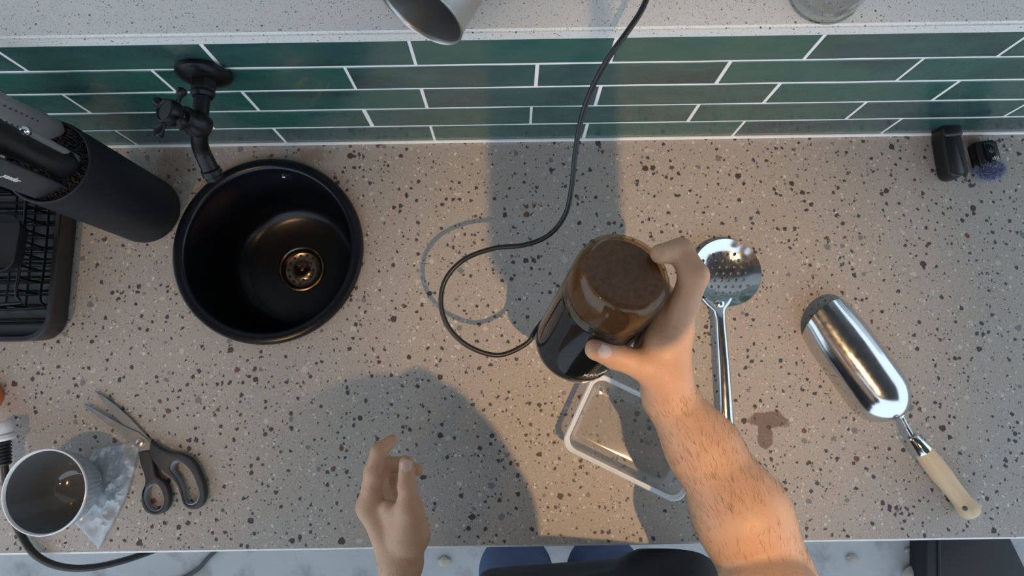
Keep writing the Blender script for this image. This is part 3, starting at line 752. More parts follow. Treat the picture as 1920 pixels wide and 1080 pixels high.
# the wood is built along its own y axis so that the grain runs with it
RW_ = RQ @ Matrix.Rotation(PI/2, 3, 'X'); vs = [Vector((v[0], v[2], -v[1])) for v in vs]
wh = mesh('wooden_handle', vs, fs, M['wood'], sc, True, 40); wh.matrix_local = Matrix.Translation(n1) @ (RQ @ Matrix.Rotation(PI/2, 3, 'X').inverted() @ Matrix.Rotation(PI, 3, 'X')).to_4x4() if False else Matrix.Translation(n1) @ (RQ @ Matrix(((1, 0, 0), (0, 0, -1), (0, 1, 0)))).to_4x4()
hp = n1 + hd_*(HL-.016) ; sdv = np.cross(hd_, up); sdv /= np.linalg.norm(sdv); upv = np.cross(sdv, hd_)
hv_ = (-.62*sdv + .78*upv) if (-sdv)[0] < 0 else (.62*sdv + .78*upv)
lathe('hanging_hole', [(.0, .0002), (.0026, .0002), (.0030, -.002), (.0, -.002)], M['leather'], sc, 16, loc=hp + hv_*.0126, rot=Vector(hv_).to_track_quat('Z', 'Y').to_matrix())

# ================================================================== SMALL MICROPHONE AND BLACK CASE AT THE RIGHT
mc = at(1840, 308, 0)
mi = thing('clip_microphone', 'small black clip microphone with fluffy blue grey windscreen by the tiles', 'microphone', (mc[0], mc[1], 0), math.radians(7))
rbox('mic_body', (.0275, .036, .016), (-.001, .010, .010), M['black_plastic'], mi, .004, 3)
rbox('face_plate', (.0185, .0300, .004), (.0030, .0095, .0185), M['black_gloss'], mi, .0016, 2)
rbox('clip', (.0200, .030, .0026), (-.004, .011, .0014), M['black_plastic'], mi, .001, 2)
me = text_mesh('dji', .0068); 
for v in me.vertices: v.co = Vector((v.co.x*1.5+.0045, v.co.y+.0008, .0206+v.co.z))
finish('logo', me, M['letter'], mi, False)
tubes('mic_symbol', [[(.0015, .0155, .0206), (.0015, .0115, .0206)], smooth_path([(-.0015, .0125, .0206), (.0, .0098, .0206), (.003, .0098, .0206), (.0045, .0125, .0206)], 4), [(.0015, .0098, .0206), (.0015, .0080, .0206)]], .00035, M['letter_dim'], mi, 6)
# fluffy windscreen: core and fibres
cw = (.0015, -.0120, .0105); ws = lathe('windscreen', [(0, -.0100), (.008, -.0088), (.0125, -.005), (.0140, 0), (.0125, .005), (.008, .0088), (0, .0100)], M['fur_dark'], mi, 28, loc=cw)
for v in ws.data.vertices: v.co.x = cw[0] + (v.co.x-cw[0])*1.35
hv1, hf1, hv2, hf2 = [], [], [], []
for i in range(2600):
    z = RNG.uniform(-.75, 1); a = RNG.uniform(0, 2*PI); r = math.sqrt(1-z*z); nrm = np.array((r*math.cos(a), r*math.sin(a), z))
    p = np.array(cw) + nrm*np.array((.0178, .0132, .0092)); tl = RNG.uniform(.003, .0062); dr_ = nrm + RNG.normal(0, .55, 3); dr_ /= np.linalg.norm(dr_)
    q = p + dr_*tl; 
    if q[2] < .0006: continue
    sd_ = np.cross(dr_, RNG.normal(0, 1, 3)); sd_ /= np.linalg.norm(sd_); sd2 = np.cross(dr_, sd_); w = .00022
    V, Fc = (hv1, hf1) if RNG.uniform() < .72 else (hv2, hf2); b = len(V)
    V += [p + sd_*w, p - sd_*w*.5 + sd2*w*.8, p - sd_*w*.5 - sd2*w*.8, q]; Fc += [(b, b+1, b+3), (b+1, b+2, b+3), (b+2, b, b+3)]
tag(mesh('fur_fibres', hv1, hf1, M['fur'], ws, False), None, None, None, 'stuff')
tag(mesh('dark_fur_fibres', hv2, hf2, M['fur_dark'], ws, False), None, None, None, 'stuff')
dc = at(1775, 300, 0)
dk = thing('folding_case', 'narrow black folding case with side flap lying against the tiles', 'case', (dc[0], dc[1], 0), math.radians(3))
c0 = [(x, y) for x, y in rrect(.024, .066, .0095, 8)]
def cs(k, z, dy=0): return [(x*k - .006, y*(1-(1-k)*.35)+.002+dy, z) for x, y in c0]
loft('case_body', [cs(.80, .0), cs(.95, .0015), cs(1, .006), cs(1, .018), cs(.95, .0225), cs(.80, .0245)], M['black_plastic'], dk, True, True)
rbox('end_cap', (.0265, .018, .0270), (-.0045, .0325, .0155), M['black_plastic'], dk, .004, 3)
fl = [(.0, .030), (.0125, .032), (.0150, .026), (.0160, -.022), (.0125, -.030), (.0085, -.025), (.004, -.018), (.0015, .0)]
extrude('side_flap', fl, .010, .0150, M['dark_grey'], dk, .0010, 2)
tube('seam', [(.0045, .024, .0215), (.0050, .0, .0225), (.0040, -.022, .0215)], .0005, M['black_gloss'], dk, 6)

# ================================================================== ON THE LEDGE
LZ = .2755
gc = thing('drinking_glass', 'clear drinking glass standing on the ledge above the tiles', 'glass', (.3015, .0330, LZ))
lathe('glass_wall', [(.0, .0), (.0300, .0), (.0335, .0010), (.0345, .0035), (.0362, .05), (.0385, .118), (.0382, .1194), (.0370, .1194), (.0366, .118), (.0343, .05), (.0328, .010), (.0300, .0065), (.0, .0060)], M['clear'], gc, 72)
lathe('glass_base', [(.0345, .0030), (.0351, .0022), (.0348, .0010), (.0338, .0006), (.0332, .0014), (.0336, .0028), (.0345, .0030)], M['glass_edge'], gc, 72)
rc = at(787, 20, LZ + .0425); rad = .0425
cp = thing('steel_cup', 'brushed steel cup lying on its side at the ledge', 'cup', (rc[0]+.02, rc[1]+.03, LZ))
cax = Vector((.50, .866, -.03)).normalized(); l0 = Vector(rc) - Vector(cp.location)
lathe('cup_wall', [(.0, .104), (.0335, .104), (.0365, .1015), (.0380, .096), (.0405, .040), (.0415, .004), (.0425, .0015), (.0426, .0002), (.0418, -.0006), (.0408, .0004), (.0402, .004), (.0392, .040), (.0368, .094), (.0345, .0995), (.0, .1005)], M['brushed'], cp, 80,
      loc=l0, rot=cax.to_track_quat('Z', 'Y').to_matrix())

# ================================================================== FLOOR THINGS
def pebble(px, py, s, label, sq=.6):
    c = at(px, py, FLOOR_Z); bm = bmesh.new(); bmesh.ops.create_icosphere(bm, subdivisions=2, radius=s)
    for v in bm.verts:
        k = 1 + .35*noise.noise(v.co*(1.4/s) + Vector((px, py, 0))); v.co = Vector((v.co.x*k*1.35, v.co.y*k, max(-.55*s, v.co.z*k*sq)))
    zmin = min(v.co.z for v in bm.verts)
    for v in bm.verts: v.co += Vector((c[0], c[1], FLOOR_Z - zmin))
    return tag(frombm('pebble', bm, M['stone']), label, 'pebble', 'pebbles on the floor')
pebble(1597, 1046, .011, 'brown pebble on the floor right of the elbow')
pebble(1707, 1075, .020, 'dark pebble on the floor beside the black box')
pebble(1700, 1031, .006, 'tiny pebble on the floor near the black box')
pebble(833, 1052, .012, 'dark pebble on the floor beside the left wrist')
BZ = -.82
qx = [at(1738, 1000, BZ), at(1738, 1100, BZ), at(1955, 1130, BZ), at(1884, 985, BZ)]
bx_c = np.mean(qx, 0)
bxo = thing('storage_box', 'black storage box with lipped lid on the floor under the counter', 'box', (bx_c[0], bx_c[1], FLOOR_Z))
ql = [(q[0]-bx_c[0], q[1]-bx_c[1]) for q in qx]
extrude('box_body', [(x*.97, y*.97) for x, y in ql], 0, BZ-FLOOR_Z-.03, M['black_soft'], bxo, .006, 2)
extrude('box_lid', ql, BZ-FLOOR_Z-.03, BZ-FLOOR_Z, M['black_soft'], bxo, .006, 2)
r0 = np.array(ql[0]); r1 = np.array(ql[1]); inw = np.array((.028, 0))
tube('lid_ridge', [(*(r0+inw), BZ-FLOOR_Z+.002), (*(r1+inw), BZ-FLOOR_Z+.002)], .004, M['black_soft'], bxo, 10)

# ================================================================== LAMP AND CAMERA ARM OVERHEAD
for (lx, ly, lz, lw, ax_, ay_, cone_), lab in zip(LAMPS, ('shaded warm pendant lamp hanging above the middle of the counter', 'shaded warm pendant lamp hanging above the left end of the counter')):
    pd = thing('pendant_lamp', lab, 'lamp', (lx, ly, lz), 0, 'pendant lamps over the counter')
    aim = Vector((ax_-lx, ay_-ly, -lz)); RA = aim.to_track_quat('-Z', 'Y').to_matrix()
    e = NT('warm_filament'); e.t.nodes.remove(e.b); em = e.n('ShaderNodeEmission'); em.inputs[0].default_value = (*LAMP_COL, 1); em.inputs[1].default_value = 900
    e.l(em.outputs[0], e.t.nodes['Material Output'].inputs[0])
    lathe('bulb', [(0, .010), (.006, .011), (.009, .016), (.010, .022), (.009, .030), (.006, .040), (.0, .040)], e.m, pd, 24, rot=RA)
    lathe('shade', [(.046, -.030), (.047, -.030), (.040, .020), (.022, .062), (.012, .068), (.012, .066), (.021, .060), (.039, .020), (.046, -.030)], M['black_matte'], pd, 40, rot=RA)
    lathe('bulb_socket', [(0, .038), (.011, .038), (.013, .042), (.013, .085), (.006, .092), (0, .092)], M['black_matte'], pd, 24, rot=RA)
    top = RA @ Vector((0, 0, .090)); tube('flex', [top, top + Vector((0, 0, .03)), (0, 0, 1.87-lz)], .003, M['black_rubber'], pd, 8)
    ld = bpy.data.lights.new('lamp_light', 'SPOT'); ld.energy = lw; ld.color = LAMP_COL; ld.shadow_soft_size = .006
    ld.spot_size = math.radians(cone_); ld.spot_blend = 1.0
    lo_ = bpy.data.objects.new('lamp_light', ld); link(lo_, pd); lo_.rotation_euler = aim.to_track_quat('-Z', 'Y').to_euler()
pz = .885; kf_ = (LAMP[2]-pz)/LAMP[2]
sha = lambda x, y: (LAMP[0] + (x-LAMP[0])*kf_, LAMP[1] + (y-LAMP[1])*kf_)    # where the rig must hang to throw its shadow there
(hx0, hy0), (hx1, _h) = sha(-.025, -.2165), sha(.150, -.2165); hw_ = hx1-hx0; hy1 = LAMP[1]*(1-(LAMP[2]-pz)/(LAMP[2]-.10))
ph = thing('overhead_camera_arm', 'black camera rig on an overhead arm, seen by its rounded shadow', 'camera mount', ((hx0+hx1)/2, (hy0+hy1)/2, pz))
extrude('camera_housing', rrect(hw_, hy1-hy0, hw_*.32, 8), 0, .012, M['black_plastic'], ph, .002, 2)
tube('arm', smooth_path([(0, .0, .010), (0, .03, .028), (0, .12, .05), (0, .40, .09), (0, .30-(hy0+hy1)/2, .12)], 6), .005, M['black_matte'], ph, 10)

# ================================================================== COFFEE GRINDER (held in the right hand)
G1 = atd(1176, 506, .560); G0 = atd(1075, 651, .685)
GA = (G1-G0)/np.linalg.norm(G1-G0); GLEN = np.linalg.norm(G1-G0); GR_ = .0440
_c = CAM - G0; GE = _c - GA*(_c @ GA); GE /= np.linalg.norm(GE); GS = np.cross(GA, GE)
def cyl(h, deg, r): a = math.radians(deg); return G0 + GA*h + r*(math.cos(a)*GE + math.sin(a)*GS)
gr = bpy.data.objects.new('coffee_grinder', None); gr.empty_display_size = .02; link(gr)
gr.matrix_world = Matrix(np.vstack([np.column_stack([GE, GS, GA, G0]), [0, 0, 0, 1]]).tolist())
tag(gr, 'black electric coffee grinder with smoked lid gripped in the right hand', 'coffee grinder')
HB = .110
lathe('grinder_body', [(.0, .0), (.036, .0), (.0405, .0015), (.0428, .005), (.0438, .012), (.0440, .03), (.0436, HB-.010), (.0430, HB-.002), (.0415, HB), (.0400, HB), (.0395, HB-.02), (.0, HB-.022)], M['black_gloss'], gr, 96)
lathe('base_ring', [(.0440, .0150), (.04425, .0156), (.04425, .0166), (.0440, .0172)], M['black_plastic'], gr, 96)
lathe('smoked_lid', [(.0418, HB-.008), (.0432, HB-.008), (.0438, HB-.004), (.0440, HB+.020), (.0434, GLEN-.012), (.0415, GLEN-.0045), (.0385, GLEN-.0010), (.0355, GLEN), (.0345, GLEN-.0008), (.0330, GLEN-.0014), (.0, GLEN-.0014),
                     (.0, GLEN-.0036), (.0350, GLEN-.0036), (.0380, GLEN-.0042), (.0400, GLEN-.0075), (.0412, GLEN-.0135), (.0418, HB+.020), (.0418, HB-.008)], M['lid'], gr, 96)
cofm = lathe('ground_coffee', [(.0, HB-.020), (.0385, HB-.020), (.0405, HB-.012), (.0408, HB+.010), (.0402, GLEN-.018), (.0385, GLEN-.0100), (.0360, GLEN-.0062), (.0300, GLEN-.0052), (.0, GLEN-.0050)], M['coffee'], gr, 64)
# thin seam of the cord wrap panel on the shell
tube('panel_seam', smooth_path([(.0441*math.cos(math.radians(p)), .0441*math.sin(math.radians(p)), h) for h, p in ((HB-.012, -52), (.07, -52), (.04, -51), (.026, -46), (.022, -36))], 5), .0004, M['black_rubber'], gr, 6)
me = text_mesh('KRUPS', .0068, .0002)
for v in me.vertices:
    x, y, z = v.co; a = math.radians(50) + x*1.35/GR_; r = GR_ + .0003 + z; v.co = (r*math.cos(a), r*math.sin(a), .0265 + y)
finish('brand_lettering', me, M['letter'], gr, False)
me = text_mesh('COFFEE', .0024, .0002)
for v in me.vertices:
    x, y, z = v.co; a = math.radians(50) + x*1.2/GR_; r = GR_ + .0003 + z; v.co = (r*math.cos(a), r*math.sin(a), .0205 + y)
finish('small_print', me, M['letter_dim'], gr, False)
inv = np.array(gr.matrix_world.inverted())
def gl(p): return (inv @ np.append(p, 1))[:3]
cpts = [atd(1062, 606, .690), atd(1040, 592, .697), atd(1022, 598, .694), at(1004, 620, .152), at(986, 645, .150), at(935, 666, .152), at(880, 650, .156), at(842, 615, .160), at(827, 572, .164), at(835, 525, .168), at(870, 487, .172),
        at(925, 466, .178), at(985, 459, .184), at(1030, 440, .192), at(1060, 402, .204), at(1072, 350, .220), at(1077, 300, .235), at(1087, 235, .255), at(1106, 175, .280), at(1140, 110, .310), at(1176, 60, .325), at(1205, 15, .330), at(1225, -40, .325), at(1250, -130, .30)]
tube('power_cord', [gl(p) for p in smooth_path(cpts, 8)], .0026, M['black_rubber'], gr, 10)
tube('cord_boss', [gl(atd(1066, 612, .685)), gl(atd(1052, 597, .694)), gl(atd(1040, 592, .697))], [.0062, .0050, .0036], M['black_rubber'], gr, 14)

# ================================================================== PERSON: one continuous body grown from a distance field
def cone(a, b, ra, rb): return (np.array(a, float), np.array(b, float), ra, rb)
class Field:
    def __init__(s, lo, hi, vox):
        s.lo = np.array(lo, float); s.vox = vox; s.n = np.ceil((np.array(hi)-s.lo)/vox).astype(int) + 1
        s.ax = [(s.lo[i] + vox*np.arange(s.n[i])).astype(np.float32) for i in range(3)]
    def new(s): return np.full(s.n, .05, np.float32)
    def add(s, F, prims, k):
        for a, b, ra, rb in prims:
            m = max(ra, rb) + k + 4*s.vox; lo = np.minimum(a, b)-m; hi = np.maximum(a, b)+m
            i0 = np.clip(np.floor((lo-s.lo)/s.vox).astype(int), 0, s.n); i1 = np.clip(np.ceil((hi-s.lo)/s.vox).astype(int)+1, 0, s.n)
            if np.any(i1 <= i0): continue
            sl_ = tuple(slice(i0[d], i1[d]) for d in range(3))
            X = [s.ax[d][sl_[d]] for d in range(3)]; ba = (b-a).astype(np.float32); L2 = float(ba @ ba) + 1e-12
            px = X[0][:, None, None]-np.float32(a[0]); py = X[1][None, :, None]-np.float32(a[1]); pz_ = X[2][None, None, :]-np.float32(a[2])
            h = np.clip((px*ba[0] + py*ba[1] + pz_*ba[2])/L2, 0, 1)
            d = np.sqrt((px-h*ba[0])**2 + (py-h*ba[1])**2 + (pz_-h*ba[2])**2) - (ra + (rb-ra)*h)
            F[sl_] = s.smin(F[sl_], d, k)
        return F
    @staticmethod
    def smin(a, b, k):
        if k <= 0: return np.minimum(a, b)
        h = np.maximum(k - np.abs(a-b), 0)/k
        return np.minimum(a, b) - h*h*k*.25
    def nets(s, F):
        ins = F < 0
        c = np.zeros(np.array(F.shape)-1, np.int8)
        for dx in (0, 1):
            for dy in (0, 1):
                for dz in (0, 1): c += ins[dx:F.shape[0]-1+dx, dy:F.shape[1]-1+dy, dz:F.shape[2]-1+dz]
        act = (c > 0) & (c < 8); idx = -np.ones(act.shape, np.int64); I = np.argwhere(act); idx[act] = np.arange(len(I))
        acc = np.zeros((len(I), 3)); cnt = np.zeros(len(I))
        cor = [(x, y, z) for x in (0, 1) for y in (0, 1) for z in (0, 1)]
        for A in cor:
            for d in range(3):
                if A[d]: continue
                B = list(A); B[d] = 1
                fa = F[I[:, 0]+A[0], I[:, 1]+A[1], I[:, 2]+A[2]]; fb = F[I[:, 0]+B[0], I[:, 1]+B[1], I[:, 2]+B[2]]
                m = (fa < 0) != (fb < 0); t = np.where(m, fa/np.where(m, fa-fb, 1), 0)
                for q in range(3): acc[:, q] += m*(A[q] + (t if q == d else 0))
                cnt += m
        P = s.lo + s.vox*(I + acc/cnt[:, None]); faces = []
        for d in range(3):
            u, v = (d+1) % 3, (d+2) % 3; sa = [slice(None)]*3; sb = [slice(None)]*3; sa[d] = slice(0, -1); sb[d] = slice(1, None)
            for q in (u, v):
                sa[q] = slice(1, -1); sb[q] = slice(1, -1)
            ea = ins[tuple(sa)]; ch = ea != ins[tuple(sb)]; E = np.argwhere(ch); fl = ea[ch]
            for q in (u, v): E[:, q] += 1
            def ix(du, dv): J = E.copy(); J[:, u] -= du; J[:, v] -= dv; return idx[J[:, 0], J[:, 1], J[:, 2]]
            q4 = np.stack([ix(1, 1), ix(0, 1), ix(0, 0), ix(1, 0)], 1); q4[~fl] = q4[~fl][:, ::-1]; faces.append(q4)
        Q = np.concatenate(faces); Q = Q[(Q >= 0).all(1)]
        return P, Q
def np_mesh(name, parts):
    V = np.concatenate([p for p, q in parts]); off = np.cumsum([0] + [len(p) for p, q in parts][:-1]); Q = np.concatenate([q+o for (p, q), o in zip(parts, off)])
    me = bpy.data.meshes.new(name); me.vertices.add(len(V)); me.vertices.foreach_set('co', V.astype(np.float32).ravel())
    me.loops.add(Q.size); me.loops.foreach_set('vertex_index', Q.astype(np.int32).ravel())
    me.polygons.add(len(Q)); me.polygons.foreach_set('loop_start', np.arange(0, Q.size, 4, dtype=np.int32)); me.polygons.foreach_set('loop_total', np.full(len(Q), 4, np.int32))
    me.update(); me.validate(); return me
def chain(pts, rs): return [cone(pts[i], pts[i+1], rs[i], rs[i+1]) for i in range(len(pts)-1)]
def fchain(pts, rs):                      # a finger: slimmer between the joints, so that the knuckles show
    P_, R_ = [pts[0]], [rs[0]]
    for i in range(len(pts)-1):
        P_ += [(pts[i]*.5 + pts[i+1]*.5), pts[i+1]]; R_ += [(rs[i]+rs[i+1])*.5*(.90 if i else .94), rs[i+1]]
    return chain(P_, R_)
def hand_field(fl, arm, palm, fingers, karm=.02, kpalm=.012, kweb=.010, kf=.004, kelb=.005):
    base = fl.new(); fl.add(base, arm[2:], karm); up_ = fl.new(); fl.add(up_, arm[:2], karm); base = fl.smin(base, up_, kelb); fl.add(base, palm, kpalm); out = base.copy()
    for fg in fingers:
        f = fl.new(); fl.add(f, fg, kf); out = np.minimum(out, fl.smin(base, f, kweb))
    return out
def lid_depth(px, py):
    d = ray(px, py); return ((G0 + GA*GLEN - CAM) @ GA)/(d @ GA)

# ---- right arm: shoulder, elbow, wrist
SHR = np.array((.295, -.695, .490)); ELR = atd(1446, 1092, .578); WRR = atd(1258, 742, .612)
MIDR = atd(1318, 838, .602); BULR = atd(1391, 965, .580); UPE = atd(1444, 1138, .548)
upR = chain([SHR, (SHR+UPE)/2 + np.array((.010, -.01, 0)), UPE], [.052, .050, .046])
armR = upR + chain([ELR, BULR, MIDR, WRR], [.0405, .0390, .0292, .0185])
WR2 = WRR + GE*.004 - np.array((0, 0, .014)); armR += chain([MIDR - np.array((0, 0, .010)), WR2], [.026, .0180])
THc, THm, THi, THt = atd(1247, 702, .606), atd(1203, 684, .600), atd(1153, 667, .5985), atd(1117, 655, .5835)
I0, I1 = atd(1264, 622, .606), atd(1301, 517, .572); I2 = atd(1276, 470, lid_depth(1276, 470)-.005); I3 = atd(1238, 476, lid_depth(1238, 476)-.0092)
M0, M1, M2, M3 = cyl(.094, 92, .064), cyl(.108, 128, .0575), cyl(.110, 178, .0535), cyl(.108, 212, .0520)
R0_, R1_, R2_, R3_ = cyl(.074, 96, .065), cyl(.082, 132, .0575), cyl(.084, 180, .0535), cyl(.083, 212, .0520)
P0, P1, P2, P3 = cyl(.054, 98, .064), cyl(.058, 130, .0560), cyl(.060, 168, .0520), cyl(.060, 196, .0510)
palmR = [cone(WRR, I0, .0180, .0145), cone(WRR, M0, .0180, .0150), cone(WR2, R0_, .0175, .0140), cone(WR2, P0, .0170, .0130), cone(WRR, THc, .0180, .0175), cone(THc, (THm+I0)/2, .0165, .0100), cone(THc, I0, .0165, .0130)]
fingR = [fchain([THc, THm, THi, THt], [.0168, .0138, .0124, .0102]), fchain([I0, I1, I2, I3], [.0150, .0130, .0114, .0092]),
         chain([M0, M1, M2, M3], [.0138, .0108, .0095, .0078]), chain([R0_, R1_, R2_, R3_], [.0130, .0102, .0090, .0075]), chain([P0, P1, P2, P3], [.0118, .0090, .0080, .0068])]
allp = [p for ch in fingR + [palmR, armR[2:]] for c_ in ch for p in (c_[0], c_[1])]
lo = np.min(allp, 0)-.05; hi = np.max(allp, 0)+.05
FR = Field(lo, hi, .0017); fR = hand_field(FR, armR, palmR, fingR)
partR = FR.nets(fR)
# ---- left arm
DL = -.045
def ad(x, y, d): return atd(x, y, d + DL)
WRL = ad(752, 1056, .705); ELL = np.array((-.165, -.770, .115)); SHL = np.array((-.125, -.700, .480))
armL = chain([SHL, (SHL+ELL)/2 + np.array((-.012, -.01, 0)), ELL], [.052, .048, .040]) + chain([ELL, (ELL*.45+WRL*.55), WRL], [.040, .034, .0165])
LTc, LTm, LTi, LTt = ad(769, 1003, .700), ad(768, 955, .690), ad(764, 910, .688), ad(762, 868, .692)
LI = [ad(694, 950, .716), ad(701, 884, .708), ad(711, 846, .708), ad(735, 825, .712)]
LM = [ad(702, 946, .738), ad(716, 872, .742), ad(755, 871, .748), ad(783, 882, .750)]
LR = [ad(712, 948, .758), ad(715, 892, .772), ad(738, 896, .776), ad(737, 918, .770)]
LP = [ad(722, 955, .776), ad(724, 910, .792), ad(742, 918, .792), ad(740, 936, .786)]
palmL = [cone(WRL, LI[0], .0160, .0130), cone(WRL, LM[0], .0165, .0130), cone(WRL, LR[0], .0160, .0125), cone(WRL, LP[0], .0155, .0115), cone(WRL, LTc, .0160, .0150), cone(LTc, (LTm*.5+LI[0]*.5), .0150, .0085), cone(LTc, LTm, .0160, .0120)]
fingL = [fchain([LTc, LTm, LTi, LTt], [.0150, .0115, .0095, .0076]), fchain(LI, [.0125, .0100, .0084, .0062]), fchain(LM, [.0125, .0098, .0082, .0066]), chain(LR, [.0118, .0092, .0078, .0064]), chain(LP, [.0105, .0082, .0070, .0058])]
allp = [p for ch in fingL + [palmL, armL[2:]] for c_ in ch for p in (c_[0], c_[1])]
lo = np.min(allp, 0)-.05; hi = np.max(allp, 0)+.05
FL = Field(lo, hi, .0017); fL = hand_field(FL, armL, palmL, fingL, kelb=.03)
partL = FL.nets(fL)
# ---- trunk, head, legs (coarser, joined to the arms below)
HIP = np.array((.115, -.705, -.02)); WST = np.array((.115, -.690, .12)); CHS = np.array((.085, -.700, .33)); NK0 = np.array((.095, -.712, .51)); NK1 = np.array((.075, -.665, .60)); HD = np.array((.058, -.620, .715))
xo = np.array((1, 0, 0))
trunk = [cone(HIP - xo*.085, HIP + xo*.085, .110, .110), cone(WST - xo*.060, WST + xo*.060, .108, .108), cone(CHS - xo*.075, CHS + xo*.075, .112, .112), cone(HIP, WST, .11, .105), cone(WST, CHS, .105, .11),
         cone(CHS + np.array((-.07, 0, .05)), SHL, .09, .058), cone(CHS + np.array((.07, 0, .05)), SHR, .09, .058), cone(NK0 - np.array((0, 0, .05)), NK1, .072, .056), cone(NK1, HD, .055, .062)]
headp = [cone(HD + np.array((0, -.025, .045)), HD + np.array((0, .005, .040)), .082, .078), cone(HD + np.array((0, .012, .0)), HD + np.array((0, .028, -.070)), .066, .040), cone(HD + np.array((-.03, .01, -.04)), HD + np.array((.03, .01, -.04)), .045, .045)]
face = [cone(HD + np.array((0, .078, .010)), HD + np.array((0, .098, -.028)), .008, .014), cone(HD + np.array((-.011, .088, -.032)), HD + np.array((.011, .088, -.032)), .010, .010), cone(HD + np.array((-.032, .070, .028)), HD + np.array((.032, .070, .028)), .011, .011),
        cone(HD + np.array((-.017, .066, -.062)), HD + np.array((.017, .066, -.062)), .013, .013)] + [cone(HD + np.array((s*.076, -.012, .018)), HD + np.array((s*.073, -.006, -.022)), .014, .009) for s in (-1, 1)]
KNL, KNR = np.array((.000, -.675, -.44)), np.array((.165, -.678, -.44)); ANL, ANR = np.array((-.005, -.70, -.82)), np.array((.200, -.71, -.82))
legs = chain([HIP - xo*.085 - np.array((0, 0, .03)), KNL, ANL], [.085, .050, .038]) + chain([HIP + xo*.085 - np.array((0, 0, .03)), KNR, ANR], [.085, .050, .038])
legs += chain([ANL, ANL + np.array((-.01, .13, -.045))], [.038, .026]) + chain([ANR, ANR + np.array((.02, .13, -.045))], [.038, .026])
FB = Field((-.32, -.92, -.93), (.48, -.45, .92), .0075); fB = FB.new()
FB.add(fB, trunk, .05); FB.add(fB, armR[:2] + armL[:2], .03); FB.add(fB, headp, .03); FB.add(fB, face, .012); FB.add(fB, legs, .03)
partB = FB.nets(fB)
pe = thing('person', 'person in dark top and jeans leaning over the counter, holding the grinder', 'person', (HIP[0], -.69, FLOOR_Z))
p0_ = np.array(pe.location)
me = np_mesh('body', [(p - p0_, q) for p, q in (partR, partL, partB)])
tmp = bpy.data.objects.new('tmp', me); COL.objects.link(tmp)
rm = tmp.modifiers.new('r', 'REMESH'); rm.mode = 'VOXEL'; rm.voxel_size = .0021; rm.use_smooth_shade = True
sm = tmp.modifiers.new('s', 'SMOOTH'); sm.factor = .5; sm.iterations = 2
bpy.context.view_layer.update()
bme = bpy.data.meshes.new_from_object(tmp.evaluated_get(bpy.context.evaluated_depsgraph_get())); bpy.data.objects.remove(tmp)
bme.name = 'body'; bme.materials.clear(); body_o = finish('body', bme, M['skin'], pe, True)

# ---- nails that follow the finger surface
from mathutils.bvhtree import BVHTree
bvh = BVHTree.FromPolygons([v.co.copy() for v in bme.vertices], [tuple(p.vertices) for p in bme.polygons])
def nail(px, py, tip, root, hw, hl):
    o_ = Vector(CAM - p0_); d_ = Vector(ray(px, py)).normalized(); loc, nrm, *_ = bvh.ray_cast(o_, d_)
    if loc is None: return
    # mean normal around the hit
    ln = Vector(tip - root).normalized(); nrm = (nrm - ln*nrm.dot(ln)).normalized(); sd_ = ln.cross(nrm); vs, fs, ok = [], [], True
    nu, nv = 10, 12
    for lay in (0, 1):
        for j in range(nv+1):
            for i in range(nu+1):
                u = -1 + 2*i/nu; v = -1 + 2*j/nv; k = (1 - .16*max(0, v)**3) * (1 - .25*max(0, -v)**3)
                e_ = (1 - abs(v)**4*.45*abs(u)**2)
                q = loc + sd_*(u*hw*k) + ln*(v*hl*e_) + nrm*.008
                h, hn, *_ = bvh.ray_cast(q, -nrm)
                if h is None: h = q - nrm*.008
                vs.append(h + nrm*(-.0006 if lay else .00045))
    m = (nu+1)*(nv+1)
    for j in range(nv):
        for i in range(nu):
            a = j*(nu+1)+i; fs += [(a, a+1, a+nu+2, a+nu+1), (m+a+nu+1, m+a+nu+2, m+a+1, m+a)]
    rimi = [i for i in range(nu+1)] + [j*(nu+1)+nu for j in range(1, nv+1)] + [nv*(nu+1)+i for i in range(nu-1, -1, -1)] + [j*(nu+1) for j in range(nv-1, 0, -1)]
    for a, b in zip(rimi, rimi[1:] + rimi[:1]): fs.append((a, b, m+b, m+a))
    mesh('fingernail', vs, fs, M['nail'], body_o)
nail(1135, 660, THt, THi, .0066, .0078)
nail(762, 873, LTt, LTi, .0054, .0064)
# ---- forearm hair
hv, hf = [], []
def hairs(a, b, num, lo_, hi_, tip_dir, r_=.00009):
    for i in range(num):
        t = RNG.uniform(0, 1); c = a + (b-a)*t - p0_; ang = RNG.uniform(0, 2*PI); ax_ = (b-a)/np.linalg.norm(b-a)
        u = np.cross(ax_, (.3, .2, .9)); u /= np.linalg.norm(u); w = np.cross(ax_, u); dr_ = u*math.cos(ang) + w*math.sin(ang)
        if dr_[2] < -.35: continue
        h, nrm, *_ = bvh.ray_cast(Vector(c), Vector(dr_), .08)
        if h is None: continue
        h = np.array(h); nn = np.array(nrm); nn = nn if nn @ dr_ > 0 else -nn
        lean = ax_*tip_dir*RNG.uniform(.8, 1.3) + np.cross(nn, ax_)*RNG.normal(.35, .35) + nn*RNG.uniform(.15, .45); lean /= np.linalg.norm(lean)
        L_ = RNG.uniform(lo_, hi_); p1 = h + lean*L_*.5; p2 = h + (lean*.9 - nn*.14 + ax_*tip_dir*.25)*L_; s_ = np.cross(lean, nn); s_ /= np.linalg.norm(s_)
        bI = len(hv); q_ = nn*r_
        hv.extend([h + s_*r_ - q_, h - s_*r_ - q_, h + q_, p1 + s_*r_*.8, p1 - s_*r_*.8, p1 + q_*.8, p2])
        hf.extend([(bI, bI+1, bI+4, bI+3), (bI+1, bI+2, bI+5, bI+4), (bI+2, bI, bI+3, bI+5), (bI+3, bI+4, bI+6), (bI+4, bI+5, bI+6), (bI+5, bI+3, bI+6)])
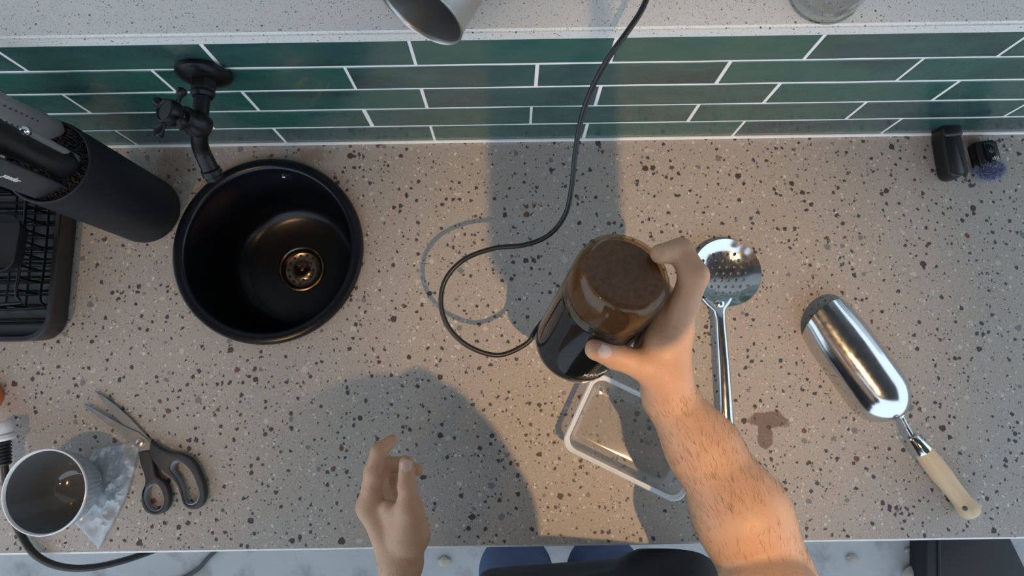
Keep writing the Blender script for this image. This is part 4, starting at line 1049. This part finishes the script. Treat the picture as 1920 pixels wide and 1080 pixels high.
hairs(WRR, MIDR, 480, .004, .009, -1); hairs(MIDR, BULR, 760, .005, .010, -1); hairs(BULR, ELR, 420, .005, .009, -1)
hairs(WRL, WRL*.6 + ELL*.4, 300, .004, .008, -1)
tag(mesh('arm_hair', hv, hf, M['arm_hair'], body_o, False), None, None, None, 'stuff')
# ---- clothes and head hair as shells around the body
def shell(name, fld, prims, k, mat, cut=None):
    f = fld.new(); fld.add(f, prims, k)
    if cut is not None:
        Z = fld.ax[2][None, None, :]; f = np.maximum(f, cut(fld.ax[0][:, None, None], fld.ax[1][None, :, None], Z))
    p, q = fld.nets(f.astype(np.float32)); me = np_mesh(name, [(p - p0_, q)]); o = finish(name, me, mat, pe, True)
    sm = o.modifiers.new('s', 'SMOOTH'); sm.iterations = 3
    return o
def grow(pr, d): return [(a, b, ra+d, rb+d) for a, b, ra, rb in pr]
fold = [cone((.05, -.590, .02), (.24, -.575, -.03), .020, .020), cone((.165, -.575, -.04), (.215, -.570, .00), .030, .030), cone((-.03, -.592, -.055), (.12, -.590, -.075), .024, .022)]
slv = [cone(SHR, SHR + (ELR-SHR)*.42, .066, .066), cone(SHL, SHL + (ELL-SHL)*.45, .066, .066)]
shell('shirt', FB, grow(trunk[:7], .011) + [cone(NK0 - np.array((0, 0, .06)), NK0 - np.array((0, 0, .02)), .085, .075)] + slv + fold, .035, M['shirt'], lambda x, y, z: np.maximum(-.135 - z, z - .580))
shell('jeans', FB, grow(legs[:2] + legs[2:4], .012) + grow(trunk[:1], .006), .03, M['jeans'], lambda x, y, z: np.maximum(z + .03, -.80 - z))
hairp = [cone(HD + np.array((0, -.028, .052)), HD + np.array((0, -.004, .055)), .088, .080), cone(HD + np.array((-.03, -.06, -.01)), HD + np.array((.03, -.06, -.01)), .055, .055)]
shell('hair', FB, hairp, .03, M['hair'], lambda x, y, z: np.maximum((y - HD[1]) - (z - HD[2])*1.2 + .0, HD[2]-.055 - z))
for an, ex in ((ANL, (-.01, .13, -.045)), (ANR, (.02, .13, -.045))):
    t_ = an + np.array(ex); m_ = np.array((an[0], an[1]-.03, -.860))
    shell('shoe', FB, [cone(m_, (t_[0], t_[1]-.01, -.862), .040, .040), cone(an - np.array((0, 0, .0)), m_, .045, .042), cone((t_[0], t_[1]-.06, -.855), (t_[0], t_[1]+.02, -.868), .044, .034)], .02, M['leather'], lambda x, y, z: FLOOR_Z + .004 - z + 0*x)
for s in (-1, 1):
    e_ = HD + np.array((s*.031, .071, .010)) - p0_
    ey = lathe('eye', [(0, -.0115), (.008, -.0082), (.0115, 0), (.008, .0082), (0, .0115)], M['eye'], body_o, 20, loc=e_)
    lathe('iris', [(0, .0012), (.0050, .0008), (.0056, -.001)], M['iris'], ey, 18, loc=e_ + np.array((0, .0108, -.002)), rot=Vector((0, .98, -.2)).to_track_quat('Z', 'Y').to_matrix())
